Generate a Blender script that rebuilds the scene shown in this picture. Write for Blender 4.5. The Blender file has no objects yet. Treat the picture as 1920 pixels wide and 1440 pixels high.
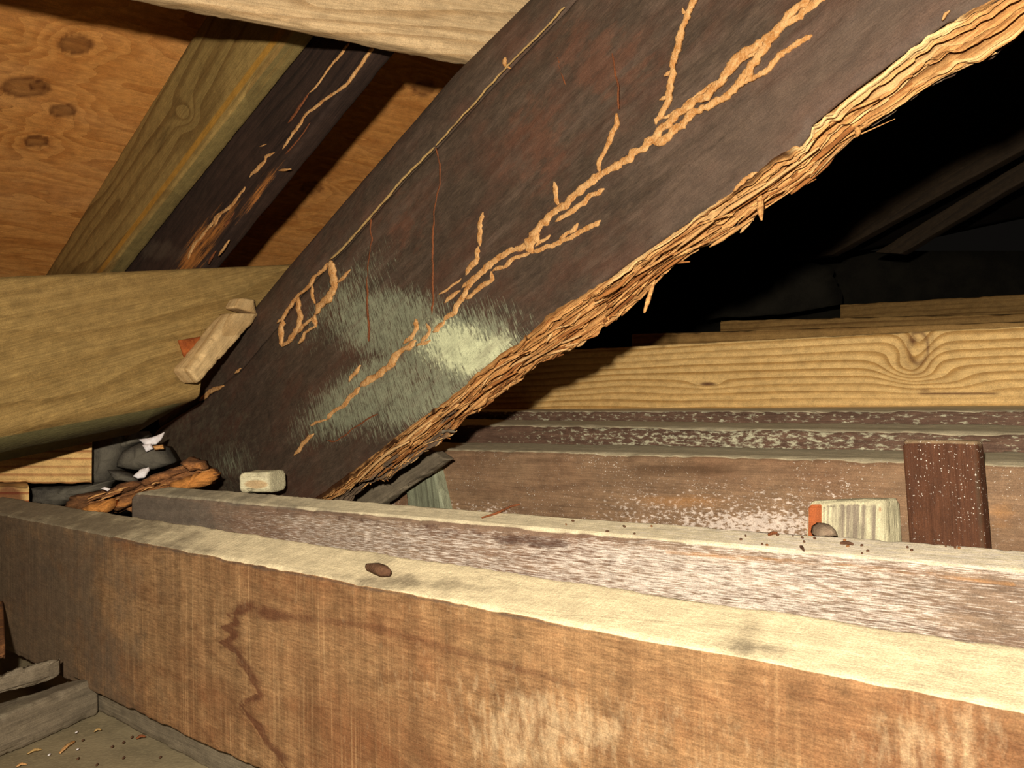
import bpy, math, random
import numpy as np
from mathutils import Matrix, Vector
random.seed(7); np.random.seed(7)
C = bpy.context.scene.collection
S = 0.7                                   # metres per layout unit

# ------------------------------------------------------------------ camera, world, light, exposure
F = 1700.0
U = np.array([-0.02, 1.0, 36/1700.0]); U /= np.linalg.norm(U)      # world up in camera axes (right, up, forward)
fz, rz_ = U[2], U[0]
f_ = np.array([0, math.sqrt(1-fz*fz), fz])
ry = -rz_*fz/f_[1]; r_ = np.array([math.sqrt(1-rz_*rz_-ry*ry), ry, rz_])
u_ = np.cross(r_, f_)
CAM = np.array([0, 0, 1.0])
cd = bpy.data.cameras.new('camera'); cam = bpy.data.objects.new('camera', cd); C.objects.link(cam)
cam.matrix_world = Matrix(((r_[0], u_[0], -f_[0], CAM[0]), (r_[1], u_[1], -f_[1], CAM[1]), (r_[2], u_[2], -f_[2], CAM[2]), (0, 0, 0, 1)))
cd.sensor_fit = 'HORIZONTAL'; cd.sensor_width = 36; cd.lens = 36*F/1920; cd.clip_start = 0.01
bpy.context.scene.camera = cam
w = bpy.data.worlds.new('attic_dark'); bpy.context.scene.world = w; w.use_nodes = True
w.node_tree.nodes['Background'].inputs[0].default_value = (0.004, 0.0035, 0.003, 1)
vs = bpy.context.scene.view_settings
vs.view_transform = 'Standard'; vs.look = 'None'; vs.gamma = 1; vs.exposure = 0.0; vs.use_curve_mapping = False
ld = bpy.data.lights.new('camera_flash', 'SPOT'); ld.energy = 78; ld.color = (1.0, 0.91, 0.77)
ld.spot_size = math.radians(128); ld.spot_blend = 0.9; ld.shadow_soft_size = 0.008
ld.use_nodes = True
_n = ld.node_tree.nodes; _fo = _n.new('ShaderNodeLightFalloff'); _fo.inputs['Strength'].default_value = 1.0; _fo.inputs['Smooth'].default_value = 0.55
ld.node_tree.links.new(_fo.outputs['Quadratic'], _n['Emission'].inputs['Strength'])
lamp = bpy.data.objects.new('camera_flash', ld); C.objects.link(lamp)
lp = CAM + S*(-0.050*r_ + 0.09*u_ - 0.05*f_)
aim = Vector(f_*1.0 + r_*0.14 + u_*-0.02)
lamp.matrix_world = Matrix.Translation(Vector(lp)) @ aim.to_track_quat('-Z', 'Y').to_matrix().to_4x4()

# ------------------------------------------------------------------ pixel <-> world helpers
def rays(px, py):
    px = np.asarray(px, float); py = np.asarray(py, float)
    a = (px-960)/F; b = (720-py)/F
    d = a[..., None]*r_ + b[..., None]*u_ + f_
    return d
def ray(px, py): return rays(np.array(px), np.array(py))
def proj(P):
    d = P-CAM; z = np.maximum(d@f_, 0.02)
    return 960+F*(d@r_)/z, 720-F*(d@u_)/z
def at(px, py, z): return CAM + S*z*ray(px, py)
def hor(px): return 775-0.02*px
def vplane(xa, za, xb, zb):
    A = at(xa, hor(xa), za); B = at(xb, hor(xb), zb); t = B-A; n = np.array([-t[1], t[0], 0.0]); n /= np.linalg.norm(n)
    if n@(A-CAM) < 0: n = -n
    return n, n@(A-CAM)
def on(pl, px, py):
    n, d = pl; r = ray(px, py); return CAM + r*(d/(r@n))
def onh(h, px, py):
    r = ray(px, py); return CAM + r*(-h*S/r[2])
VPR = ray(-635, 1859); RD = VPR/np.linalg.norm(VPR)                # down-away direction of the old roof timbers
PH = np.array([-RD[1], RD[0], 0]); PH /= np.linalg.norm(PH)
if PH[1] < 0: PH = -PH
QD = np.cross(PH, RD); QD = QD if QD[2] > 0 else -QD               # in-plane perpendicular, upward
def pc(c): return (PH, c*S)
RN = QD.copy(); ROOF = (RN, 1.30*S)
def sm(x, a, b):
    t = np.clip((x-a)/(b-a), 0, 1); return t*t*(3-2*t)

# ------------------------------------------------------------------ noise
def _h(i, j, k):
    i = i.astype(np.int64); j = j.astype(np.int64); k = k.astype(np.int64)
    n = (i*374761393 + j*668265263 + k*2147483647 + 974711) & 0xffffffff
    n = ((n ^ (n >> 13))*1274126177) & 0xffffffff
    n = ((n ^ (n >> 16))*2246822519) & 0xffffffff
    return ((n ^ (n >> 15)) & 0xffffff)/float(0xffffff)
def vn(x, y, z=0.0):
    x, y, z = np.broadcast_arrays(np.asarray(x, float), np.asarray(y, float), np.asarray(z, float))
    i, j, k = np.floor(x), np.floor(y), np.floor(z); a, b, c = x-i, y-j, z-k
    a, b, c = [t*t*(3-2*t) for t in (a, b, c)]
    g = lambda p, q, r: _h(i+p, j+q, k+r)
    l = lambda A, B, t: A+(B-A)*t
    return l(l(l(g(0,0,0), g(1,0,0), a), l(g(0,1,0), g(1,1,0), a), b), l(l(g(0,0,1), g(1,0,1), a), l(g(0,1,1), g(1,1,1), a), b), c)
def fbm(x, y, z=0.0, o=4):
    s = 0; a = .5; t = 0
    for q in range(o):
        s = s+a*vn(x*2**q+q*17.3, y*2**q+q*5.1, z*2**q+q*9.7 if np.ndim(z) or z else q*3.3); t += a; a *= .55
    return s/t
def pdist(px, py, pts):
    best = np.full(np.shape(px), 1e9)
    for (x0, y0), (x1, y1) in zip(pts[:-1], pts[1:]):
        dx, dy = x1-x0, y1-y0; L = dx*dx+dy*dy+1e-9
        t = np.clip(((px-x0)*dx+(py-y0)*dy)/L, 0, 1)
        best = np.minimum(best, np.hypot(px-x0-t*dx, py-y0-t*dy))
    return best
def ell(px, py, cx, cy, rx, ry_, rot=0):
    c, s = math.cos(math.radians(rot)), math.sin(math.radians(rot))
    x, y = px-cx, py-cy; X = (x*c+y*s)/rx; Y = (-x*s+y*c)/ry_
    return np.clip(1-np.sqrt(X*X+Y*Y), 0, 1)

# ------------------------------------------------------------------ materials
def L(h):
    v = [int(h[i:i+2], 16)/255 for i in (0, 2, 4)]
    return tuple(c/12.92 if c <= .04045 else ((c+.055)/1.055)**2.4 for c in v)+(1,)
class NT:
    def __init__(s, name):
        s.m = bpy.data.materials.new(name); s.m.use_nodes = True; s.t = s.m.node_tree; s.b = s.t.nodes['Principled BSDF']
    def n(s, ty, **kw):
        o = s.t.nodes.new(ty)
        for k, v in kw.items(): setattr(o, k, v)
        return o
    def l(s, a, b): s.t.links.new(a, b)
    def put(s, v, sock):
        if isinstance(v, bpy.types.NodeSocket): s.l(v, sock)
        else: sock.default_value = v
    def m_(s, op, a, b=0.0, c=0.0, clamp=False):
        o = s.n('ShaderNodeMath', operation=op); o.use_clamp = clamp
        s.put(a, o.inputs[0]); s.put(b, o.inputs[1]); s.put(c, o.inputs[2]); return o.outputs[0]
    def mix(s, f, a, b, mode='MIX'):
        o = s.n('ShaderNodeMix', data_type='RGBA', blend_type=mode); o.clamp_factor = True
        s.put(f, o.inputs[0]); s.put(a, o.inputs[6]); s.put(b, o.inputs[7]); return o.outputs[2]
    def noise(s, vec, scale=(1, 1, 1), off=(0, 0, 0), detail=3, rough=.55, dist=0):
        mp = s.n('ShaderNodeMapping'); s.l(vec, mp.inputs[0]); mp.inputs[1].default_value = off; mp.inputs[3].default_value = scale
        o = s.n('ShaderNodeTexNoise'); o.inputs['Scale'].default_value = 1; o.inputs['Detail'].default_value = detail
        o.inputs['Roughness'].default_value = rough; o.inputs['Distortion'].default_value = dist
        s.l(mp.outputs[0], o.inputs['Vector']); return o.outputs[0]
    def rng(s, v, a, b, c=0.0, d=1.0):
        o = s.n('ShaderNodeMapRange'); o.interpolation_type = 'SMOOTHSTEP'
        s.put(v, o.inputs[0]); s.put(a, o.inputs[1]); s.put(b, o.inputs[2]); s.put(c, o.inputs[3]); s.put(d, o.inputs[4]); return o.outputs[0]
    def attr(s, name):
        o = s.n('ShaderNodeAttribute'); o.attribute_name = name; return o.outputs['Fac']

def wood(name, early, late, freq=90, axis='Z', line=.8, fibre=.35, blotch=.3, blotchcol=None, masks={}, saw=0, sawcol=None,
         speck=0, rough=.75, spec=.25, bump=.25, warp=1.2, seed=0, dark='2a1408', ringpow=(.45, .9), fscale=(14, 420, 420), bscale=9, swirl=0, grain=.22):
    t = NT(name); tc = t.n('ShaderNodeTexCoord').outputs['Object']
    sp = t.n('ShaderNodeSeparateXYZ'); t.l(tc, sp.inputs[0]); ax = sp.outputs[{'X': 0, 'Y': 1, 'Z': 2}[axis]]
    o = (seed*3.1, seed*1.7, seed*2.3)
    wn = t.noise(tc, (2.2, 9, 9), o, 2)
    ph = t.m_('ADD', t.m_('MULTIPLY', ax, freq), t.m_('ADD', t.attr('ph'), t.m_('MULTIPLY', wn, warp*4)))
    if swirl:
        ph = t.m_('ADD', ph, t.m_('MULTIPLY', t.noise(tc, (3, 14, 14), o, 3, .6), swirl))
    fr = t.m_('FRACT', ph)
    up = t.rng(fr, ringpow[0], ringpow[1]); dn = t.rng(fr, .96, 1.0, 1.0, 0.0); ring = t.m_('MULTIPLY', up, dn)
    rv = t.noise(tc, (1.5, 30, 30), (5+o[0], o[1], o[2]), 2)
    ring = t.m_('MULTIPLY', ring, t.rng(rv, .3, .65, .35, 1.0))
    col = t.mix(t.m_('MULTIPLY', ring, line), L(early), L(late))
    fb = t.noise(tc, fscale, o, 3, .6)
    col = t.mix(t.rng(fb, .35, .75, 0, fibre), col, L(late))
    fb2 = t.noise(tc, tuple(q*2.2 for q in fscale), (o[0]+9, 3, 1), 2, .6)
    g = t.rng(fb2, .2, .8, 1-fibre*.45, 1+fibre*.35)
    gc = t.n('ShaderNodeCombineXYZ')
    for q in range(3): t.l(g, gc.inputs[q])
    col = t.mix(1.0, col, gc.outputs[0], 'MULTIPLY')
    if blotch:
        bn = t.noise(tc, (bscale*.5, bscale, bscale), (o[0]+2, o[1]+4, 1), 5, .62)
        col = t.mix(t.rng(bn, .42, .72, 0, blotch), col, L(blotchcol or late))
    h = t.m_('ADD', t.m_('MULTIPLY', fb, .7), t.m_('ADD', t.m_('MULTIPLY', ring, .3), t.m_('MULTIPLY', fb2, .35)))
    if saw:
        sn = t.noise(tc, (420, 9, 9), (o[0], 7, 7), 2, .5); sn2 = t.noise(tc, (40, 10, 10), (o[0]+5, 7, 7), 3, .6)
        sf = t.m_('MULTIPLY', t.rng(sn, .5, .74), t.rng(sn2, .4, .65))
        col = t.mix(t.m_('MULTIPLY', sf, saw), col, L(sawcol or early))
        h = t.m_('ADD', h, t.m_('MULTIPLY', sn, .5))
        sn3 = t.noise(tc, (75, 7, 7), (o[0]+8, 2, 7), 3, .6); g3 = t.rng(sn3, .3, .7, .78, 1.18); gc3 = t.n('ShaderNodeCombineXYZ')
        for q in range(3): t.l(g3, gc3.inputs[q])
        col = t.mix(1.0, col, gc3.outputs[0], 'MULTIPLY')
    for k, mk in masks.items():
        cc, sc, amt, strength = mk[:4]; lo_, hi_ = mk[4:] if len(mk) > 4 else (.3, .62)
        a = t.attr(k); nn = t.noise(tc, sc, (o[0]+ord(k), o[1], 3), 5, .65)
        fac = t.rng(t.m_('ADD', a, t.m_('MULTIPLY', t.m_('SUBTRACT', nn, .5), amt)), lo_, hi_)
        fac = t.m_('MULTIPLY', t.m_('MULTIPLY', fac, t.rng(a, 0.0, .12)), strength)
        col = t.mix(fac, col, L(cc))
    g1 = t.noise(tc, (1300, 1500, 1500), o, 2, .6); g2 = t.noise(tc, (70, 110, 110), (3, o[1], 1), 5, .7)
    gm_ = t.m_('MULTIPLY', t.rng(g1, .25, .75, 1-grain, 1+grain), t.rng(g2, .3, .7, 1-grain*.8, 1+grain*.6))
    gc2 = t.n('ShaderNodeCombineXYZ')
    for q in range(3): t.l(gm_, gc2.inputs[q])
    col = t.mix(1.0, col, gc2.outputs[0], 'MULTIPLY')
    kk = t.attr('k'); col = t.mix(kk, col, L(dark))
    if speck:
        s1 = t.noise(tc, (640, 640, 640), (1, 2, 3), 1, .5); s2 = t.noise(tc, (14, 22, 22), (4+o[0], 2, 3), 3)
        col = t.mix(t.m_('MULTIPLY', t.m_('MULTIPLY', t.rng(s1, .66, .74), t.rng(s2, .42, .62)), speck), col, L('f2e8d8'))
    t.l(col, t.b.inputs['Base Color']); t.b.inputs['Roughness'].default_value = rough
    t.b.inputs['Specular IOR Level'].default_value = spec
    fine = t.noise(tc, (160, 900, 900), o, 3, .7)
    bp = t.n('ShaderNodeBump'); bp.inputs['Strength'].default_value = bump; bp.inputs['Distance'].default_value = .0025
    t.l(t.m_('ADD', h, t.m_('MULTIPLY', fine, .5)), bp.inputs['Height']); t.l(bp.outputs[0], t.b.inputs['Normal'])
    return t.m
def grainy(name, c1, c2, scale=60, c3=None, rough=.9, bump=.5, seed=0, lo=.35, hi=.65, fine=700):
    t = NT(name); tc = t.n('ShaderNodeTexCoord').outputs['Object']
    a = t.noise(tc, (scale,)*3, (seed, 0, 0), 6, .65); b = t.noise(tc, (fine,)*3, (0, seed, 0), 2, .6)
    col = t.mix(t.rng(a, lo, hi), L(c1), L(c2)); col = t.mix(t.rng(b, .45, .75, 0, .5), col, L(c3 or c2))
    t.l(col, t.b.inputs['Base Color']); t.b.inputs['Roughness'].default_value = rough; t.b.inputs['Specular IOR Level'].default_value = .15
    bp = t.n('ShaderNodeBump'); bp.inputs['Strength'].default_value = bump; bp.inputs['Distance'].default_value = .002
    t.l(t.m_('ADD', a, t.m_('MULTIPLY', b, .5)), bp.inputs['Height']); t.l(bp.outputs[0], t.b.inputs['Normal'])
    return t.m

# ------------------------------------------------------------------ mesh helpers
def frame_of(o, x, up):
    x = x/np.linalg.norm(x); y = np.cross(up, x); y /= np.linalg.norm(y); z = np.cross(x, y)
    M = np.eye(4); M[:3, 0] = x; M[:3, 1] = y; M[:3, 2] = z; M[:3, 3] = o; return M
def tolocal(M, P): return (P-M[:3, 3])@M[:3, :3]
def setattrs(me, d):
    for k, v in d.items():
        a = me.attributes.new(k, 'FLOAT', 'POINT'); a.data.foreach_set('value', np.ascontiguousarray(v, dtype=np.float32))
def mk(name, P, faces, M, mat, parent=None, attrs=None, smooth=True):
    me = bpy.data.meshes.new(name); me.from_pydata(tolocal(M, P).tolist(), [], faces); me.materials.append(mat)
    if smooth: me.polygons.foreach_set('use_smooth', [True]*len(me.polygons))
    a = {'ph': np.zeros(len(P)), 'k': np.zeros(len(P))}; a.update(attrs or {}); setattrs(me, a)
    me.validate(); me.update()
    o = bpy.data.objects.new(name, me); C.objects.link(o)
    if parent: o.parent = parent
    else: o.matrix_world = Matrix(M.tolist())
    return o
def tag(o, label=None, cat=None, group=None, kind=None):
    if label: o['label'] = label
    if cat: o['category'] = cat
    if group: o['group'] = group
    if kind: o['kind'] = kind
    return o
def empty(name, M, label, cat, group=None):
    o = bpy.data.objects.new(name, None); C.objects.link(o); o.empty_display_size = .05; o.matrix_world = Matrix(M.tolist()); return tag(o, label, cat, group)

def section(rs, rt, ns, nt, nr=4):
    """rounded unit square, points (s,t): s 0 front..1 back, t 0 bottom..1 top"""
    pts = []
    def arc(cs, ct, a0):
        for i in range(nr+1):
            a = math.radians(a0+90*i/nr); pts.append((cs+rs*math.cos(a), ct+rt*math.sin(a)))
    def lin(a, b, n):
        for i in range(1, n): pts.append((a[0]+(b[0]-a[0])*i/n, a[1]+(b[1]-a[1])*i/n))
    arc(1-rs, 1-rt, 0); lin((1-rs, 1), (rs, 1), ns)
    arc(rs, 1-rt, 90); lin((0, 1-rt), (0, rt), nt)
    arc(rs, rt, 180); lin((rs, 0), (1-rs, 0), ns)
    arc(1-rs, rt, 270); lin((1, rt), (1, 1-rt), nt)
    return np.array(pts)
def beam(name, F4, B4, mat, parent=None, M=None, seg=(80, 4, 20), rd=.006, disp=.0015, wear=.003, paint=None, upx=None, seedn=0, lenbend=None):
    """F4 = front face TL,TR,BR,BL ; B4 = back face the same order (world points)."""
    F4 = [np.asarray(p, float) for p in F4]; B4 = [np.asarray(p, float) for p in B4]
    TL, TR, BR, BL = F4
    Ls = np.linalg.norm(B4[0]-TL)+1e-6; Lt = np.linalg.norm(TL-BL)+1e-6; Lu = np.linalg.norm(TR-TL)
    rs, rt = min(.45, rd/Ls), min(.45, rd/Lt)
    sec = section(rs, rt, seg[1], seg[2])
    nu = seg[0]; e = min(.3, rd*.6/Lu)
    us = np.concatenate([[0, e*.35, e], np.linspace(e, 1-e, nu)[1:-1], [1-e, 1-e*.35, 1]])
    shr = np.ones(len(us)); k = rd*.6
    shr[0] = shr[-1] = 0; shr[1] = shr[-2] = .75
    def tri(u, s, t):
        u, s, t = [q[..., None] for q in np.broadcast_arrays(u, s, t)]
        f = (TL*(1-u)+TR*u)*t+(BL*(1-u)+BR*u)*(1-t); b = (B4[0]*(1-u)+B4[1]*u)*t+(B4[3]*(1-u)+B4[2]*u)*(1-t)
        return f*(1-s)+b*s
    rows = []; meta = []
    n = len(sec); c = np.array([.5, .5])
    def add(u, sc):
        rows.append(tri(np.full(n, u), sc[:, 0], sc[:, 1])); meta.append(np.c_[np.full(n, u), sc])
    def inset(a): return np.c_[.5+(sec[:, 0]-.5)*(1-2*a/Ls), .5+(sec[:, 1]-.5)*(1-2*a/Lt)]
    for q in (.25, .5, .75): add(0, c+(inset(k)-c)*q)
    for u, h in zip(us, shr): add(u, inset(k*(1-h)))
    for q in (.75, .5, .25): add(1, c+(inset(k)-c)*q)
    P = np.concatenate(rows); mt = np.concatenate(meta); nr = len(rows)
    faces = []
    for i in range(nr-1):
        for j in range(n):
            a, b = i*n+j, i*n+(j+1) % n; faces.append((a, b, b+n, a+n))
    c0 = len(P); P = np.vstack([P, tri(np.array([0., 1.]), np.array([.5, .5]), np.array([.5, .5]))]); mt = np.vstack([mt, [0, .5, .5], [1, .5, .5]])
    for j in range(n):
        faces.append((c0, (j+1) % n, j)); faces.append((c0+1, (nr-1)*n+j, (nr-1)*n+(j+1) % n))
    ctr = (TL+TR+BR+BL+sum(B4))/8
    dz = (TL+TR)-(BL+BR); xx = (TR-TL)+(BR-BL)
    if M is None: M = frame_of(ctr-dz/4, xx, dz)
    lo = tolocal(M, P)
    # orientation check and displacement along section normals
    nd = np.c_[np.zeros(len(P)), mt[:, 1]-.5, mt[:, 2]-.5]
    fs = (B4[0]-TL)/Ls; ft = (TL-BL)/Lt
    es = np.where(np.abs(mt[:, 1]-.5)*Ls > Ls/2-rd*1.01, 1, 0); et = np.where(np.abs(mt[:, 2]-.5)*Lt > Lt/2-rd*1.01, 1, 0)
    N = np.sign(mt[:, 1]-.5)[:, None]*es[:, None]*fs+np.sign(mt[:, 2]-.5)[:, None]*et[:, None]*ft
    s3 = seedn*13.7
    nz = fbm(lo[:, 0]*6+s3, lo[:, 1]*30, lo[:, 2]*30)-.5
    corner = (es*et)
    nw2 = fbm(lo[:, 0]*140+s3, lo[:, 1]*60, lo[:, 2]*60, 3)
    nw = fbm(lo[:, 0]*35+s3, lo[:, 1]*20, lo[:, 2]*20, 3)
    P = P+N*(nz*disp*1.4)[:, None]-N*(corner*(np.clip(nw-.45, 0, 1)*wear*2.2+np.clip(nw2-.5, 0, 1)*wear*1.2))[:, None]
    if lenbend is not None: P = P+lenbend(mt[:, 0])
    at_ = {}
    if paint is not None:
        px, py = proj(P); at_ = paint(dict(l=lo, px=px, py=py, u=mt[:, 0], s=mt[:, 1], t=mt[:, 2], top=sm(mt[:, 2], 1-2*rt, 1-rt*.3), front=sm(1-mt[:, 1], 1-2*rs, 1), n=len(P)))
    flip = np.dot(np.cross(TR-TL, BL-TL), fs) < 0
    if flip: faces = [f[::-1] for f in faces]
    return mk(name, P, faces, M, mat, parent, at_)
def knots(d, ks, lo, plane=(0, 2)):
    """ks: (x, y, rx, ry, phase, dark) in local plane coordinates"""
    ph = np.zeros(len(lo)); k = np.zeros(len(lo)); X, Y = lo[:, plane[0]], lo[:, plane[1]]
    for (x, y, rx, ry_, a, dk) in ks:
        q = np.sqrt(((X-x)/rx)**2+((Y-y)/ry_)**2); ph += a*np.exp(-(q/2.6)**2)*np.sign(Y-y+1e-6)*np.clip(np.abs(Y-y)/ry_, 0, 1) + a*.9*np.exp(-(q/1.2)**2)
        k = np.maximum(k, dk*sm(-q, -1.15, -.7))
    return ph, k
def face(pl, quad): return [on(pl, *q) for q in quad]
def back(F4, v): return [p+v for p in F4]
def pushed(pl, d): return (pl[0], pl[1]+d)
def lump(name, poly, z, th, mat, parent=None, M=None, bulge=.3, rough=.15, ring=6, sub=8, pl=None, seedn=0, lift=0, attrs=None):
    """a solid piece with an irregular outline: pixel polygon laid on a plane, given thickness th (m)"""
    Pn = len(poly); pts = []
    for i in range(Pn):
        a, b = np.array(poly[i], float), np.array(poly[(i+1) % Pn], float)
        for k in range(sub): pts.append(a+(b-a)*k/sub)
    pts = np.array(pts); c = pts.mean(0)
    if pl is None: pl = (f_, S*z)
    nrm = pl[0]
    per = np.linalg.norm(pts.max(0)-pts.min(0)); n = len(pts)
    jit = (fbm(pts[:, 0]*.11+seedn, pts[:, 1]*.11)-.5)*2*rough*min(np.ptp(pts[:, 0]), np.ptp(pts[:, 1]))*.5
    dr = pts-c; dr = dr/(np.linalg.norm(dr, axis=1)[:, None]+1e-6); pts = pts+dr*jit[:, None]
    rows = []
    for i in range(ring+1):
        q = i/ring; p2 = c+(pts-c)*max(q, .02)
        W = np.array([on(pl, *p) for p in p2]); h = th*(bulge*math.sqrt(max(0, 1-q*q))) 
        nn = (fbm(p2[:, 0]*.09+seedn*3, p2[:, 1]*.09)-.5)*th*rough*2
        rows.append(W-nrm*(h+nn+lift)[:, None] if np.ndim(nn) else W-nrm*(h+lift))
    W = rows[-1]; cw = W.mean(0)
    rows.append(cw+(W-cw)*1.0+nrm*th*.35); rows.append(cw+(W-cw)*.9+nrm*th*.9); rows.append(cw+(W-cw)*.3+nrm*th)
    P = np.concatenate(rows); faces = []
    for i in range(len(rows)-1):
        for j in range(n):
            a, b = i*n+j, i*n+(j+1) % n; faces.append((a, b, b+n, a+n))
    faces.append(tuple(range(n))[::-1]); faces.append(tuple(range((len(rows)-1)*n, len(rows)*n)))
    if M is None: M = frame_of(cw, r_, u_)
    return mk(name, P, faces, M, mat, parent, attrs)
def slab(z): return (f_, S*z)

# ------------------------------------------------------------------ material library
M_ply = wood('plywood', 'e09a50', 'b06a2c', freq=16, axis='Y', line=.65, fibre=.25, blotch=.35, blotchcol='eab070', warp=1.6, swirl=5, fscale=(10, 120, 120), dark='4a1d0a', ringpow=(.2, .8), seed=3)
M_tan = wood('tan_rafter', 'a5874e', '6b4c24', freq=42, line=.7, fibre=.3, blotch=.25, blotchcol='8a6c38', warp=1.0, seed=4,
             masks={'a': ('c08a34', (3, 60, 60), .4, .8), 'b': ('686440', (9, 160, 160), 1.2, .5), 'c': ('4a3418', (12, 40, 40), .6, .6)})
M_dark2 = wood('dark_rafter', '3a2a22', '241a16', freq=60, fibre=.5, blotch=.5, blotchcol='4a342a', seed=5,
               masks={'a': ('c07a3a', (12, 160, 160), 1.3, .85), 'b': ('5a4a3c', (6, 60, 60), .8, .7)})
M_cross = wood('cross_beam_pine', '9a7d4a', '73572c', freq=48, line=.55, fibre=.5, blotch=.35, blotchcol='8f7040', warp=.45, seed=6, dark='3a2410', masks={'a': ('64603f', (20, 40, 40), .3, .9)})
M_top = wood('collar_pine', 'bca078', '8e6c44', freq=40, line=.6, fibre=.35, blotch=.2, warp=.6, seed=7)
M_main = wood('old_rafter_wood', '4c3d30', '33281f', freq=30, line=.15, fibre=.5, blotch=.75, blotchcol='523628', seed=8, rough=.7, spec=.35, bump=.3, fscale=(70, 330, 330), bscale=34,
              masks={'a': ('989c80', (700, 260, 90), 2.6, .72, .3, 1.0), 'b': ('d0d2a8', (420, 260, 160), 2.2, .9, .15, .7), 'c': ('6a5648', (12, 90, 90), 1.0, .5), 'd': ('6e4430', (40, 120, 90), 1.3, .4), 'e': ('5e5442', (60, 120, 120), 1.3, .6)})
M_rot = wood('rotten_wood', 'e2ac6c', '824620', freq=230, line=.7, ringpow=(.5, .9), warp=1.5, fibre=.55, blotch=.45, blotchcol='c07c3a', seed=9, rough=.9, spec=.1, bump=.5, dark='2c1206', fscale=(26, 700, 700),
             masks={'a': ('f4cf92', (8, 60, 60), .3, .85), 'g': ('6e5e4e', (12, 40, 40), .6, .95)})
M_rot2 = wood('pale_splinter', 'e0b47a', 'a87440', freq=60, fibre=.5, seed=29, rough=.9)
M_rot3 = wood('brown_splinter', 'b0733c', '6a3a18', freq=60, fibre=.5, seed=28, rough=.9)
M_mud = grainy('termite_mud', 'b07840', 'd0a068', 120, 'e0ba88', bump=.8)
M_mudr = grainy('termite_mud_old', '643a24', '80492a', 120, '905c38', bump=.8)
M_seam = grainy('termite_mud_pale', '8e7048', 'b8965e', 160, 'c8aa74', bump=.6)
M_j1 = wood('joist_brown', 'a47e56', '6a4529', freq=17, line=.35, fibre=.5, blotch=.7, blotchcol='7a4a2c', seed=10, saw=.35, sawcol='d8ae7c', fscale=(60, 160, 500), warp=2.2, bscale=12,
            masks={'a': ('eedab0', (14, 60, 60), .45, 1.0), 'b': ('5a3220', (60, 90, 90), .35, .75), 'c': ('54463c', (40, 60, 60), .9, .7), 'd': ('e4c89c', (200, 60, 90), 1.5, .5, .25, .9), 'e': ('6a5a48', (30, 30, 30), .7, .8)})
M_j2 = wood('joist_limewashed', '907862', '685042', freq=70, line=.4, fibre=.5, blotch=.4, blotchcol='7c5644', seed=11, fscale=(20, 240, 240),
            masks={'a': ('e0d0ac', (30, 90, 90), .5, .97), 'b': ('eadccc', (95, 1250, 1250), 2.2, .8, .2, .8), 'c': ('503428', (80, 160, 160), 1.2, .8), 'd': ('a87848', (12, 60, 60), .6, .7), 'e': ('6c6458', (30, 30, 30), .7, .7)})
M_bw = wood('board_brown', '927458', '644c3a', freq=26, line=.3, fibre=.4, blotch=.5, blotchcol='7a5238', seed=12, speck=.8, bscale=10,
            masks={'a': ('d8c8a4', (14, 30, 30), .4, .95), 'b': ('e6d4c4', (190, 420, 420), 2.4, .8), 'c': ('5c4430', (8, 40, 40), .9, .8), 'd': ('b88450', (8, 60, 60), .9, .6)})
M_plate = wood('plate_flaking', '6a5040', '4a362c', freq=50, line=.3, fibre=.5, blotch=.4, seed=13,
               masks={'a': ('dccca8', (14, 30, 30), .4, .95), 'b': ('c8c4a4', (110, 330, 330), 2.0, .75)})
M_f1 = wood('yellow_pine', 'd2ae72', '946a30', freq=115, line=.8, fibre=.2, blotch=.15, warp=.7, seed=14, ringpow=(.35, .9), dark='4a2210')
M_f2 = wood('far_pine', 'a07c48', '6c4a22', freq=80, line=.8, fibre=.25, blotch=.2, warp=.5, seed=15)
M_post = wood('post_brown', '5e3a26', '402418', freq=140, axis='Y', line=.35, fibre=.45, blotch=.4, blotchcol='5c3a24', seed=16, speck=.9, saw=0,
              masks={'a': ('a08666', (30, 30, 30), .5, .9), 'b': ('4a3e2a', (30, 30, 30), .5, .7)})
M_paint = wood('cream_painted_block', 'd8cfa8', 'a8987c', freq=60, line=.2, fibre=.3, blotch=.2, seed=17, bump=.5,
               masks={'a': ('7a6a5e', (9, 240, 240), 1.4, .85), 'b': ('a8501c', (12, 90, 90), .3, .95), 'c': ('b08858', (30, 40, 40), .9, .7)})
M_green = wood('green_grey_post', '94977c', '5c5a48', freq=90, axis='Y', line=.8, fibre=.5, blotch=.3, seed=18)
M_red = wood('striped_end', 'd8b070', '86340f', freq=112, line=.95, fibre=.1, blotch=.1, warp=.35, seed=19, ringpow=(.5, .85), dark='5a1c10')
M_cleat = wood('pale_cleat', 'ceae7c', 'a07c4c', freq=75, line=.6, fibre=.3, blotch=.15, seed=20)
M_grey = wood('grey_weathered', '857863', '5e5344', freq=60, line=.3, fibre=.5, blotch=.4, seed=21, masks={'a': ('a89c80', (20, 40, 40), 1.0, .7)})
M_stone = grainy('dark_mortar', '45403a', '625c50', 25, '6a6456', bump=.6)
M_white = grainy('white_flake', 'c4b4ac', 'f2ecec', 40, 'f4f0f0', bump=.4)
M_floor = grainy('dusty_floor', '8a7c60', 'a09070', 18, 'ac9c78', bump=.35, fine=300)
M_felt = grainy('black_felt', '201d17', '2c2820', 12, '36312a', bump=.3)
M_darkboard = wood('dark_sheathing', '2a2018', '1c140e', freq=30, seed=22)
M_chip = grainy('wood_chip', '52382a', '70503a', 90, '46301f', bump=.6)
M_rafter_far = wood('dim_rafter', '3e3020', '2a2016', freq=40, seed=23)

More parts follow.
